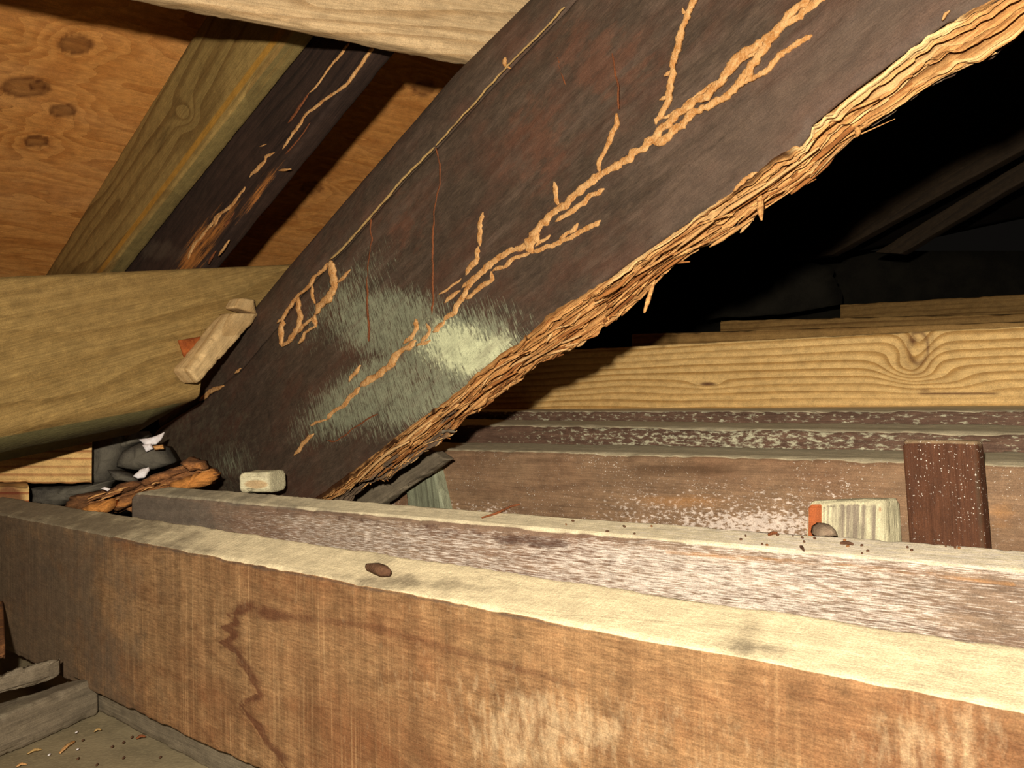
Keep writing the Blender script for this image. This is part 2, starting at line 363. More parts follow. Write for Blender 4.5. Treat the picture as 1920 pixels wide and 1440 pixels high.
# ------------------------------------------------------------------ structure
hf = .385
def quadmesh(name, pts, th, nrm, mat, nx=30, ny=30, disp=.002, label=None, kind='structure', paintf=None, M=None, cat=None):
    A, B, Cc, D = pts; us, vs_ = np.meshgrid(np.linspace(0, 1, nx), np.linspace(0, 1, ny)); u = us.ravel()[:, None]; v = vs_.ravel()[:, None]
    P = (A*(1-u)+B*u)*(1-v)+(D*(1-u)+Cc*u)*v
    if M is None: M = frame_of((A+B+Cc+D)/4, B-A, nrm)
    lo = tolocal(M, P); P = P+nrm*((fbm(lo[:, 0]*9, lo[:, 1]*9)-.5)*disp*2)[:, None]
    n = len(P); Q = np.vstack([P, P+nrm*th]); f = []
    for j in range(ny-1):
        for i in range(nx-1):
            a = j*nx+i; f.append((a, a+1, a+nx+1, a+nx)); f.append((n+a+nx, n+a+nx+1, n+a+1, n+a))
    per = [i for i in range(nx)]+[j*nx+nx-1 for j in range(1, ny)]+[(ny-1)*nx+i for i in range(nx-2, -1, -1)]+[j*nx for j in range(ny-2, 0, -1)]
    for a, b in zip(per, per[1:]+per[:1]): f.append((b, a, n+a, n+b))
    at_ = None
    if paintf: px, py = proj(Q); at_ = paintf(tolocal(M, Q), px, py)
    o = mk(name, Q, f, M, mat, None, at_); return tag(o, label, cat, None, kind)
fz0 = CAM[2]-hf*S
quadmesh('floor', [np.array(q, float) for q in ((-2.2, .1, fz0), (1.6, .1, fz0), (1.6, 3.2, fz0), (-2.2, 3.2, fz0))], -.02, np.array([0, 0, 1.0]), M_floor, 80, 80, .003)

# dark far wall and dark sheathing of the right-hand roof slope
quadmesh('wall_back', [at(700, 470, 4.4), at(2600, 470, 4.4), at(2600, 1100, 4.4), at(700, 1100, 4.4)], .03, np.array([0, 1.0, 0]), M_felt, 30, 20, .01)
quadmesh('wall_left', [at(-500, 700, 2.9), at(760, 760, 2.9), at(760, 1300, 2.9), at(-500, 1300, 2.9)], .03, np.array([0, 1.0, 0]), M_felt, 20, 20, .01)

# ------------------------------------------------------------------ roof: plywood panels
def roofpt(px, py, d=0): return on((RN, ROOF[1]+d), px, py)
def ply_paint(ks):
    def f(lo, px, py):
        ph = np.zeros(len(lo)); k = np.zeros(len(lo))
        for (x, y, rx, ry_, a, dk) in ks:
            q = np.hypot((px-x)/rx, (py-y)/ry_)
            ph += a*np.exp(-(q/2.3)**2); k = np.maximum(k, dk*sm(1.12-q+(vn(px*.2, py*.2)-.5)*.2, 0, .25)*(.65+.35*sm(q, .5, .95)))
        return dict(ph=ph, k=np.clip(k, 0, 1))
    return f
pk1 = ply_paint([(142, 83, 34, 19, 3.2, .75), (48, 163, 48, 20, 3, .7), (70, 160, 18, 9, 0, .95), (118, 207, 26, 14, 2.8, .8), (68, 265, 24, 12, 2.6, .8), (40, 340, 60, 30, 2, 0), (250, 60, 50, 30, 1.5, 0)])
pk2 = ply_paint([(795, 165, 22, 14, 2.4, .65), (585, 352, 22, 11, 2.6, .6), (545, 405, 15, 6, 1, .4), (560, 300, 90, 40, 2, 0)])
MR = frame_of(roofpt(400, 300), PH, RN)
def plypanel(xs, label, pf):
    A, B, Cc, D = [roofpt(*q) for q in xs]
    return quadmesh('plywood_panel', [A, B, Cc, D], .018, RN, M_ply, 170, 130, .001, label, None, pf, MR, 'plywood')
# seam of the two sheets runs under the sistered rafters: parallel to them
plypanel([(-420, -140), (590, -200), (150, 560), (-520, 640)], 'orange plywood roof panel with four round knots, left of the sistered rafters', pk1)
plypanel([(593, -200), (1250, -200), (740, 600), (153, 560)], 'darker plywood roof panel between the sistered rafters and the big rotten rafter', pk2)
# dark old sheathing over the unlit part of the roof
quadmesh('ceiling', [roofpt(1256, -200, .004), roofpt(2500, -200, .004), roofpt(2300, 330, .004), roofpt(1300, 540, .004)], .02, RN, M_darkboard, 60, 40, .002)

# ------------------------------------------------------------------ the big old rafter
B0 = .745
PLM = pc(B0); O0 = on(PLM, 640, 925); MM = frame_of(O0, -RD, QD); WB = .068*S
def rc(px, py, pl=PLM):
    d = on(pl, px, py)-O0; return np.array([-(d@RD), d@QD])          # xi along (up the slope), eta across
def poly_rc(pts, pl=PLM):
    a = np.array([rc(*p, pl) for p in pts]); return a[np.argsort(a[:, 0])]
up_b = poly_rc([(560, 962), (617, 923), (663, 887), (737, 827), (819, 767), (883, 712), (938, 667), (980, 639), (1022, 600), (1112, 542), (1176, 494), (1261, 436), (1357, 372), (1368, 366), (1431, 319), (1500, 271), (1516, 250), (1519, 234), (1591, 175), (1697, 96), (1771, 42), (1810, 30), (1867, 0), (2050, -140), (2400, -400)])
PLB = pushed(PLM, WB)
lo_b = poly_rc([(600, 990), (660, 944), (737, 886), (801, 842), (851, 808), (874, 783), (929, 749), (1007, 690), (1076, 648), (1154, 593), (1200, 557), (1251, 515), (1314, 473), (1378, 436), (1431, 388), (1500, 345), (1538, 329), (1591, 282), (1670, 234), (1724, 197), (1761, 165), (1835, 127), (1920, 64), (2100, -80), (2400, -290)], PLB)
seam = poly_rc([(300, 800), (375, 752), (450, 692), (525, 602), (559, 557), (622, 488), (652, 460), (700, 405), (760, 335), (818, 277), (900, 186), (953, 127), (1059, 19), (1150, -85), (1400, -370)])
top = poly_rc([(300, 790), (372, 716), (430, 645), (490, 570), (600, 440), (700, 325), (860, 140), (1005, -3), (1100, -110), (1300, -340)], pushed(PLM, .02*S))
def W3(xi, eta, ze): return O0-RD*np.asarray(xi)[..., None]+QD*np.asarray(eta)[..., None]+PH*np.asarray(ze)[..., None]
xi0, xi1 = rc(300, 862)[0], up_b[-1, 0]
rafter = empty('old_rafter', MM, 'big dark old rafter with orange rotten lower edge, running diagonally above the joists', 'rafter')
def main_paint(P, lo):
    px, py = proj(P); X, Z = lo[:, 0], lo[:, 2]
    m = np.maximum.reduce([ell(px, py, 850, 655, 190, 105, -12), ell(px, py, 740, 610, 190, 95, 8), ell(px, py, 690, 735, 200, 75, -32), ell(px, py, 800, 740, 180, 60, -30)*.9, ell(px, py, 640, 560, 170, 60, -45)*.5, ell(px, py, 428, 868, 80, 62)*.4])
    a = np.clip(m*1.6, 0, .85); b = np.clip(ell(px, py, 865, 655, 110, 65, 20)*1.1, 0, .75); b = np.maximum(b, np.clip(ell(px, py, 905, 665, 80, 38, -32)*1.3, 0, .75))
    c = np.clip(.34+.3*sm(px, 1050, 1500)*sm(py+(px-1300)*.55, 60, 260), 0, .6)
    d = np.clip(np.maximum.reduce([ell(px, py, 1130, 110, 200, 120, 20)*.8, ell(px, py, 1010, 260, 130, 200)*.7, ell(px, py, 760, 420, 100, 130)*.5]), 0, .5)
    e = np.clip(sm(600-px, -60, 260)*sm(py, 560, 860)*.5, 0, .5)
    k = np.clip(ell(px, py, 385, 850, 60, 50)*.35+ell(px, py, 1450, 330, 330, 16, -35)*.5+ell(px, py, 1300, 420, 260, 12, -35)*.2, 0, .6)
    return dict(a=a, b=b, c=c, d=d, e=e, k=k)
# lower-left outline of the foot
foot = poly_rc([(305, 852), (330, 868), (380, 888), (445, 905), (560, 962)])
nu, nv = 620, 120
xs = np.linspace(xi0, xi1, nu)
ebot = np.interp(xs, up_b[:, 0], up_b[:, 1]); fb = np.interp(xs, foot[:, 0], foot[:, 1])
low_end = rc(560, 962)[0]; ebot = np.where(xs < low_end, fb, ebot)
etop = np.interp(xs, seam[:, 0], seam[:, 1]); etop = np.maximum(etop, ebot+.004)
vv = np.linspace(0, 1, nv)
X, V = np.meshgrid(xs, vv, indexing='ij'); E = ebot[:, None]*(1-V)+etop[:, None]*V
edge = np.exp(-((E-ebot[:, None])/.004)**2)+np.exp(-((etop[:, None]-E)/.0025)**2)
Z = (fbm(X*7, E*16)-.5)*.006+edge*.0025+(fbm(X*120, E*45, 0, 2)-.5)*.0006
fr = W3(X, E, Z).reshape(-1, 3); n1 = len(fr)
bk = W3(X, E*1.0, np.full_like(Z, WB)); eb_back = np.interp(xs, lo_b[:, 0], lo_b[:, 1])
bkr = W3(X, (np.maximum(eb_back, ebot-.5)[:, None]+.042)*(1-V)+etop[:, None]*V, np.full_like(Z, WB)).reshape(-1, 3)
fc = []
for i in range(nu-1):
    for j in range(nv-1):
        a = i*nv+j; fc.append((a, a+1, a+nv+1, a+nv))
cols = [0, 30, 60, 90, nv-1]
P = np.vstack([fr, bkr])
for i in range(0, nu-1):
    a, b = i*nv, (i+1)*nv
    fc.append((a, b, n1+b, n1+a)); fc.append((b+nv-1-nv+nv-nv if False else b+nv-1, a+nv-1, n1+a+nv-1, n1+b+nv-1))
    fc.append((n1+a, n1+b, n1+b+nv-1, n1+a+nv-1))
fc.append(tuple([j for j in range(nv)]+[n1+nv-1, n1])); e0 = (nu-1)*nv
fc.append(tuple([e0+j for j in range(nv-1, -1, -1)]+[n1+e0, n1+e0+nv-1]))
used = sorted(set(q for f in fc for q in f)); remap = {q: i for i, q in enumerate(used)}
P = P[used]; fc = [tuple(remap[q] for q in f) for f in fc]
body = mk('body', P, fc, MM, M_main, rafter, main_paint(P, tolocal(MM, P)))
# board nailed along its upper edge
xt = np.linspace(rc(300, 800)[0], seam[-1, 0], 400); e1 = np.interp(xt, seam[:, 0], seam[:, 1]); e2 = np.interp(xt, top[:, 0], top[:, 1]); e2 = np.maximum(e2, e1+.003)
prof = [(0.0, .03), (0.0, .0035), (.04, .001), (.3, 0.0), (.6, .001), (.85, .003), (.96, .008), (1, .016), (1, .06), (0, .06)]
V2 = np.array(prof); np_ = len(prof)
Xg = np.repeat(xt, np_).reshape(-1, np_); Eg = e1[:, None]+(e2-e1)[:, None]*V2[:, 0]; Zg = np.broadcast_to(V2[:, 1], Xg.shape)+(fbm(Xg*12, Eg*30)-.5)*.003
P = W3(Xg, Eg, Zg).reshape(-1, 3); fc = []
for i in range(len(xt)-1):
    for j in range(np_):
        a, b = i*np_+j, i*np_+(j+1) % np_; fc.append((b, a, a+np_, b+np_))
fc.append(tuple(range(np_))); fc.append(tuple(range((len(xt)-1)*np_, len(xt)*np_))[::-1])
mk('edge_board', P, fc, MM, M_main, rafter, main_paint(P, tolocal(MM, P)))

# rotten lower edge: ledges, galleries and torn fibres
nu, nv = 1700, 150
xr0 = rc(585, 948)[0]; xs = np.linspace(xr0, xi1, nu); vv = np.linspace(0, 1, nv)
eu = np.interp(xs, up_b[:, 0], up_b[:, 1]); el = np.interp(xs, lo_b[:, 0], lo_b[:, 1])
X, V = np.meshgrid(xs, vv, indexing='ij')
eu = eu+(vn(xs*60, 1.5)-.5)*.004+(vn(xs*200, 2.5)-.5)*.003
el = el+(vn(xs*30, 3.5)-.5)*.012+(vn(xs*110, 4.5)-.5)*.007+.003
E = eu[:, None]*(1-V)+el[:, None]*V; Zb = WB*V**1.15+.001
cn = (PH*.55+QD*.83); cn = -(PH*.62-QD*-.0)                      # placeholder direction, replaced below
chord = np.array([WB, float(np.mean(el-eu))]); nrm2 = np.array([chord[1], -chord[0]]); nrm2 /= np.linalg.norm(nrm2)    # (zeta, eta) outward
if nrm2[0] > 0: nrm2 = -nrm2
Pb = W3(X, E, Zb); pxx, pyy = proj(Pb.reshape(-1, 3)); pxx = pxx.reshape(X.shape); pyy = pyy.reshape(X.shape)
wv = V+(fbm(X*4, V*2)-.5)*.09                                   # layers wander slightly across the edge
n_l = fbm(X*3, wv*11, 1.0, 3); led = np.floor(n_l*8+(fbm(X*60, wv*30, 6.0, 2)-.5)*.5)/8
n_f = fbm(X*9, wv*34, 2.0, 3); n_h = fbm(X*40, wv*90, 3.0, 3)
def cracks(K, fx, amp, w_, keep, sd):
    q = wv*K+(fbm(X*fx, V*3, sd, 3)-.5)*amp+(vn(X*70, sd)-.5)*.3+(vn(X*210, V*20, sd)-.5)*.2; ln = np.floor(q); d_ = np.abs(q-ln-.5)
    on_ = sm(vn(X*11+ln*5.7, ln*3.1, sd), keep, keep+.08); wd_ = w_*(.4+1.2*vn(X*35+ln*2.3, ln, sd+1))
    return np.exp(-(d_/wd_)**2)*on_
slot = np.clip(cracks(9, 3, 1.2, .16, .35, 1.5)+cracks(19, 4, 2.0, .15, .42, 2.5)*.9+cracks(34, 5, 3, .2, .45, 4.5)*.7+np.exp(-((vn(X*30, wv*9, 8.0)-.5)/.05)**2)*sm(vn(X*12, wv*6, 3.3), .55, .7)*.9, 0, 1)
smooth = np.exp(-(V/.16)**2)*sm(pxx, 1470, 1530)*(1-sm(pxx, 1760, 1830))+np.exp(-(V/.3)**2)*sm(pxx, 1100, 1160)*(1-sm(pxx, 1340, 1380))*.35
dep = .002+(led-.45)*.011+(n_f-.5)*.005+(n_h-.5)*.004
dep = dep*(1-smooth)+.001*smooth; slot = slot*(1-np.clip(smooth*1.4, 0, 1))
fade = sm(V, 0, .04)*(1-sm(V, .93, 1)*.6)
D = (dep-slot*.010)*fade-.002*sm(V, .0, .02)*(1-smooth)+.002
Pz = Zb+D*nrm2[0]; Pe = E+D*nrm2[1]
fr = W3(X, Pe, Pz); inner = W3(X[:, [0, -1]], (E+np.where(V > .5, .02, .0))[:, [0, -1]], (Zb+.012)[:, [0, -1]])
P = np.concatenate([fr, W3(xs[:, None], el[:, None]+.012, np.full((nu, 1), WB*.97)), W3(xs[:, None], eu[:, None]+.004, np.full((nu, 1), .012))], axis=1); nn = nv+2
P = P.reshape(-1, 3); fc = []
for i in range(nu-1):
    for j in range(nn):
        a, b = i*nn+j, i*nn+(j+1) % nn; fc.append((a, b, b+nn, a+nn))
fc.append(tuple(range(nn))[::-1]); fc.append(tuple(range((nu-1)*nn, nu*nn)))
pad = lambda A: np.concatenate([A, A[:, -1:], A[:, :1]], axis=1).ravel()
gm = np.clip(sm(V, .30, .55)*(1-sm(pxx, 660, 760))*.9+sm(V, .82, .95)*sm(pxx, 1180, 1400)*.75+sm(V, .6, .75)*(1-sm(pxx, 780, 900))*.8+ell(pxx, pyy, 845, 775, 45, 14, -35)+ell(pxx, pyy, 735, 855, 30, 9, -35), 0, .75)
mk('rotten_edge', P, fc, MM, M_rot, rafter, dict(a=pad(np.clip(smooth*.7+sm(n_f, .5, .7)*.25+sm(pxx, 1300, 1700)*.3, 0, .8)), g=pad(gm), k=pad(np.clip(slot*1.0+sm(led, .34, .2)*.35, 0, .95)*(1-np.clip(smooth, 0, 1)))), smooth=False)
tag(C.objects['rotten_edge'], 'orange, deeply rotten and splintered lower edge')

# torn splinters standing off the rotten edge
def sliver(pts3, wd, th, mat, name='splinter', parent=rafter, M=MM, upv=None, seedn=0, n=14):
    pts3 = np.array(pts3, float); q = np.linspace(0, 1, n); seg = np.linspace(0, 1, len(pts3)); cpt = np.array([np.interp(q, seg, pts3[:, a]) for a in range(3)]).T
    tn = np.gradient(cpt, axis=0); tn /= np.linalg.norm(tn, axis=1)[:, None]
    side = np.cross(tn, -f_ if upv is None else upv); side /= np.linalg.norm(side, axis=1)[:, None]; nm = np.cross(side, tn)
    wq = wd*np.clip(np.sin(np.pi*np.clip(q*.92+.05, 0, 1))**.5, .15, 1)*(.75+.5*vn(q*9+seedn*3.3, seedn*1.1))
    P = []; angs = [math.radians(a) for a in (0, 60, 120, 180, 240, 300)]
    for i in range(n):
        for a in angs: P.append(cpt[i]+side[i]*wq[i]*math.cos(a)+nm[i]*th*math.sin(a)*(.6+.4*math.sin(math.pi*q[i])))
    fcs = [(i*6+j, i*6+(j+1) % 6, (i+1)*6+(j+1) % 6, (i+1)*6+j) for i in range(n-1) for j in range(6)]
    fcs.append((5, 4, 3, 2, 1, 0)); fcs.append(tuple((n-1)*6+j for j in range(6)))
    return mk(name, np.array(P), fcs, M, mat, parent)
rs = random.Random(3)
for q in range(150):
    x = rs.uniform(xs[60], xs[-500]); v = rs.choice([rs.uniform(.15, .9), rs.uniform(.8, 1.0)]); ln = rs.uniform(.02, .13)*(.5 if v > .9 else 1)
    pts = []
    for k in range(4):
        xx = x+ln*k/3; ii = min(nu-1, int((xx-xs[0])/(xs[-1]-xs[0])*(nu-1))); jj = int(v*(nv-1))
        off = (.0015+rs.uniform(-.001, .002)+(.004*rs.random() if k in (0, 3) else 0))
        pts.append(W3(xx, E[ii, jj]+off*nrm2[1]+(rs.uniform(-.002, .002)), Zb[ii, jj]+off*nrm2[0]+dep[ii, jj]*nrm2[0]))
    sliver(pts, rs.uniform(.0006, .0019), rs.uniform(.0004, .001), rs.choice([M_rot, M_rot2, M_rot3]), seedn=q)
def px_sliver(pts, pl, wpx, mat=M_rot, th=.001, name='splinter', parent=rafter, M=MM, lift=0, sd=1, n=14):
    W = [on(pl, *p)-pl[0]*lift for p in pts]; z = (W[0]-CAM)@f_
    return sliver(W, wpx*z/F/2, th, mat, name, parent, M, seedn=sd, n=n)
px_sliver([(1452, 366), (1455, 384), (1455, 402), (1457, 420)], PLB, 13, lift=.02, th=.002, sd=4)
px_sliver([(1470, 371), (1460, 380), (1448, 379)], PLB, 5, lift=.02, sd=5)
px_sliver([(1832, 108), (1845, 118), (1858, 115)], PLB, 8, lift=.01, sd=6)
px_sliver([(1176, 584), (1185, 555), (1196, 520)], PLM, 9, lift=-.02, sd=7)
px_sliver([(1586, 232), (1592, 240), (1588, 250)], PLM, 9, lift=-.012, th=.003, sd=8)
px_sliver([(1154, 590), (1156, 603)], PLB, 3, lift=.01, sd=9)
px_sliver([(1790, 140), (1810, 133), (1850, 100)], PLB, 7, lift=.01, sd=10)
px_sliver([(1490, 345), (1520, 330), (1545, 322)], PLB, 4, lift=.012, sd=11)
px_sliver([(838, 812), (852, 806), (868, 809)], PLB, 8, M_grey, lift=.01, sd=12)
px_sliver([(905, 768), (925, 755), (931, 744)], PLB, 9, lift=.012, sd=13)

# termite mud tubes on its face
def tube(pts, wpx, mat, name='mud_tube', pl=PLM, parent=rafter, M=MM, hgt=.45, sd=0, lift=.0004, wob=1.0):
    pts = np.array(pts, float); d = np.r_[0, np.cumsum(np.hypot(*np.diff(pts, axis=0).T))]; n = max(6, int(d[-1]/4))
    q = np.linspace(0, d[-1], n); x = np.interp(q, d, pts[:, 0]); y = np.interp(q, d, pts[:, 1])
    tx, ty = np.gradient(x), np.gradient(y); ln = np.hypot(tx, ty)+1e-6; nx_, ny_ = -ty/ln, tx/ln
    jit = (fbm(q*.06+sd*7.1, sd*1.3)-.5)*wpx*1.5*wob; x = x+nx_*jit; y = y+ny_*jit
    wd = np.broadcast_to(wpx, x.shape)*(.45+1.1*fbm(q*.11+sd*3.1, sd*2.7+9))*.5
    tp = np.clip(np.minimum(q, d[-1]-q)/8, .25, 1); wd = wd*tp
    rows = []; A = np.linspace(0, math.pi, 7)
    for i in range(n):
        c = on(pl, x[i], y[i]); e = on(pl, x[i]+nx_[i]*wd[i], y[i]+ny_[i]*wd[i])-c; h = np.linalg.norm(e)*hgt
        for a in A:
            lump_ = 1+.5*(vn(q[i]*.3+sd, a*2)-.5)
            rows.append(c+e*math.cos(a)*(1+.25*(vn(q[i]*.35, a+sd*5)-.5))-pl[0]*(math.sin(a)*h*lump_+lift-.0015*(a in (A[0], A[-1]))))
    m = 7; fcs = [(i*m+j, i*m+j+1, (i+1)*m+j+1, (i+1)*m+j) for i in range(n-1) for j in range(m-1)]
    fcs += [((i+1)*m, (i+1)*m+m-1, i*m+m-1, i*m) for i in range(n-1)]
    fcs.append(tuple(range(m))[::-1]); fcs.append(tuple((n-1)*m+j for j in range(m)))
    return mk(name, np.array(rows), fcs, M, mat, parent)
T = [
 ([(1560, -20), (1545, 0), (1484, 37), (1431, 74), (1378, 112), (1352, 154), (1320, 181), (1272, 213), (1240, 244), (1208, 276), (1155, 313), (1102, 351), (1054, 388), (1017, 420), (996, 452)], 10, 0),
 ([(1530, -15), (1511, 0), (1463, 48), (1445, 75), (1415, 118), (1394, 138), (1388, 158), (1357, 186), (1314, 207), (1283, 229), (1251, 260), (1222, 270)], 10, 0),
 ([(1500, 10), (1458, 62), (1425, 96), (1390, 112), (1375, 135), (1330, 165), (1295, 192), (1262, 215), (1240, 222)], 5, 0),
 ([(1388, 160), (1402, 150), (1431, 138), (1463, 106), (1500, 80), (1524, 66)], 8, 0),
 ([(1308, -15), (1304, 0), (1293, 21), (1277, 69), (1267, 106), (1261, 149), (1256, 186), (1240, 213), (1232, 234)], 8, 1),
 ([(1284, 14), (1290, 32)], 6, 1), ([(1246, 143), (1261, 134)], 6, 1), ([(1238, 188), (1256, 182)], 6, 1),
 ([(1155, 213), (1158, 234), (1144, 266), (1128, 298), (1124, 326)], 6, 1),
 ([(1039, 341), (1046, 367), (1052, 387)], 7, 0),
 ([(1134, 353), (1112, 367), (1081, 388), (1059, 406), (1042, 416)], 7, 0),
 ([(1128, 414), (1102, 430), (1070, 446), (1033, 462), (1000, 472)], 7, 1), ([(1083, 417), (1072, 436), (1050, 448)], 6, 1), ([(1036, 440), (1020, 452), (1004, 462)], 5, 0),
 ([(1010, 436), (996, 456), (998, 476)], 13, 0),
 ([(996, 452), (975, 466), (953, 473), (925, 490), (905, 506), (892, 520), (874, 543), (872, 560), (856, 575), (846, 590), (837, 604)], 8, 0),
 ([(1002, 456), (980, 462), (960, 472), (938, 483), (911, 506), (883, 529), (868, 541)], 6, 0),
 ([(998, 474), (975, 482), (961, 488), (945, 500), (925, 509)], 6, 0), ([(945, 478), (952, 488)], 4, 0),
 ([(925, 509), (922, 524), (908, 536), (892, 548), (874, 560)], 7, 0),
 ([(865, 545), (855, 550), (847, 557), (835, 568)], 6, 0),
 ([(906, 398), (902, 437), (899, 462)], 6, 1), ([(899, 462), (895, 485), (883, 504), (874, 516)], 8, 0), ([(870, 520), (847, 538), (824, 554)], 3, 1),
 ([(837, 602), (819, 616), (812, 622)], 8, 1), ([(800, 606), (806, 622), (790, 642)], 6, 1), ([(778, 598), (780, 616), (769, 635), (757, 645)], 6, 1),
 ([(782, 639), (760, 652), (750, 662), (730, 684), (709, 703), (690, 715), (677, 726)], 9, 1), ([(810, 639), (796, 644), (782, 648)], 6, 1),
 ([(677, 726), (654, 745), (645, 760), (622, 777), (613, 786)], 7, 1), ([(613, 786), (598, 792), (581, 797)], 4, 1), ([(677, 685), (663, 703), (656, 717)], 5, 1),
 ([(590, 813), (572, 832), (553, 855)], 5, 1), ([(718, 772), (686, 790), (663, 804), (636, 827), (625, 829), (613, 825)], 4, 2),
 ([(622, 488), (626, 516), (626, 539), (615, 561), (600, 580), (592, 590)], 9, 0), ([(592, 590), (592, 614)], 6, 0), ([(592, 610), (574, 625), (559, 644)], 4, 0), ([(658, 505), (645, 520), (634, 531)], 4, 0),
 ([(585, 535), (592, 569)], 3, 0), ([(559, 557), (562, 591), (559, 621), (544, 640), (529, 647), (531, 625), (529, 599)], 6, 0), ([(559, 625), (574, 608), (589, 592)], 4, 0),
 ([(520, 606), (535, 590), (559, 557), (590, 522), (622, 488)], 4, 0), ([(622, 488), (652, 460), (700, 405), (760, 335), (818, 277)], 6, 3),
 ([(820, 275), (860, 230), (900, 186), (953, 127), (1010, 70), (1062, 15)], 4, 3), ([(950, 108), (948, 122), (958, 130)], 5, 0),
 ([(818, 277), (826, 310), (826, 345), (815, 400), (812, 450), (813, 520), (812, 590)], 3, 2), ([(695, 410), (698, 450), (690, 520), (690, 580), (692, 640)], 3, 2),
 ([(1160, 205), (1160, 160), (1150, 100)], 3, 2), ([(1048, 100), (1052, 130), (1062, 160)], 4, 2),
 ([(375, 750), (392, 735), (420, 722)], 6, 1), ([(440, 700), (452, 690)], 5, 1), ([(1782, 20), (1766, 38)], 4, 1), ([(1420, 322), (1395, 342), (1375, 358)], 5, 0),
]
for i, (p, wpx, c) in enumerate(T):
    tube(p, wpx*((1.5 if wpx >= 10 else 1.35) if c < 2 else .8 if c == 2 else .5), [M_mud, M_mud, M_mudr, M_seam][c], sd=i+1, hgt=.33 if c < 2 else .25, lift=.0004+(.0015 if c == 3 else 0)+.0008, wob=.9 if wpx > 4 else 1.6)

# ------------------------------------------------------------------ ceiling joists in front
def hq(h, *ps): return [onh(h, *p) for p in ps]
down = lambda P, h: P-np.array([0, 0, h*S])
ext = lambda A, B, t: A+(B-A)*t
# front joist
f0, f1 = hq(.15, (0, 965), (1920, 1335)); b0, b1 = hq(.134, (0, 930), (1920, 1212))
fA, fB = ext(f0, f1, -.018), ext(f0, f1, 1.32); bA, bB = ext(b0, b1, -.03), ext(b0, b1, 1.28)
H1 = .198
stain = [(470, 1138), (455, 1143), (428, 1152), (440, 1165), (413, 1176), (436, 1190), (411, 1205), (445, 1228), (462, 1262), (484, 1298), (462, 1312), (452, 1326), (470, 1352), (492, 1385), (520, 1418), (540, 1450)]
def p_j1(d):
    px, py, l = d['px'], d['py'], d['l']; edge = 1-d['s']
    jig = (fbm(l[:, 0]*60, l[:, 2]*60)-.5)*10+(vn(l[:, 0]*30, l[:, 2]*160)-.5)*18
    ds = pdist(px+jig, py, stain); side = np.clip((px-np.interp(py, [q[1] for q in sorted(stain[3:], key=lambda q: q[1])], [q[0] for q in sorted(stain[3:], key=lambda q: q[1])]))/1, -400, 400)
    fr_ = d['s'] < .02
    b = np.exp(-ds/5)*.6+np.where(side > 0, np.exp(-ds/45)*.44, 0)
    b += np.exp(-(pdist(px, py, [(500, 1150), (700, 1175), (900, 1235), (1100, 1290)])/18)**2)*.46
    b = np.where(fr_, np.clip(b, 0, .75), 0)
    yt = 965+(px)*.1927; c = np.where(fr_ & (px < 1500), np.exp(-np.abs(py-yt-4)/9)*sm(px, 120, 250)*.62*(1-sm(px, 1050, 1400)), 0)
    c = np.maximum(c, np.where(fr_, ell(px, py, 85, 1060, 80, 130)*.5, 0)); c = np.maximum(c, np.where(fr_, ell(px, py, 80, 1020, 110, 60)*.3, 0))
    c = np.maximum(c, ell(px, py, 1380, 1218, 150, 34, 9)*.42)
    a = sm(d['t'], .993, 1)*.8
    dd = np.where(fr_, np.clip(.15+ell(px, py, 1000, 1390, 180, 90)*.7+ell(px, py, 1750, 1400, 220, 120)*.5+ell(px, py, 1100, 1350, 500, 90, 12)*.35, 0, .6), 0)
    e = np.where(fr_, sm(560-px, 0, 520)*.62, 0)+np.where(~fr_, sm(760-px, 0, 700)*.66, 0)
    e = np.where(~fr_, np.maximum(e, np.clip((fbm(l[:, 0]*7, l[:, 1]*22, 0, 4)-.42)*1.5, 0, .45)), e); c = np.maximum(c, np.where(~fr_, ell(px, py, 1400, 1214, 170, 40, 9)*.62, 0))
    return dict(a=np.clip(a, 0, .8), b=b, c=np.clip(c, 0, .7), d=dd, e=np.clip(e, 0, .6), k=np.zeros(d['n']), ph=np.where(fr_, np.exp(-ds/60)*1.5, 0))
def pl3(A, B, Cc):
    n = np.cross(B-A, Cc-A); n /= np.linalg.norm(n); n = n if n[2] > 0 else -n; return n, n@(A-CAM)
TOP = {.15: pl3(f0, f1, b0)}
j1 = beam('ceiling_joist', [fA, fB, down(fB, H1), down(fA, H1)], [bA, bB, down(bB, H1), down(bA, H1)], M_j1, seg=(520, 22, 90), rd=.004, disp=.0010, wear=.002, paint=p_j1, seedn=1)
tag(j1, 'nearest brown ceiling joist with wavy dark water stain and dusty pale top', 'joist')
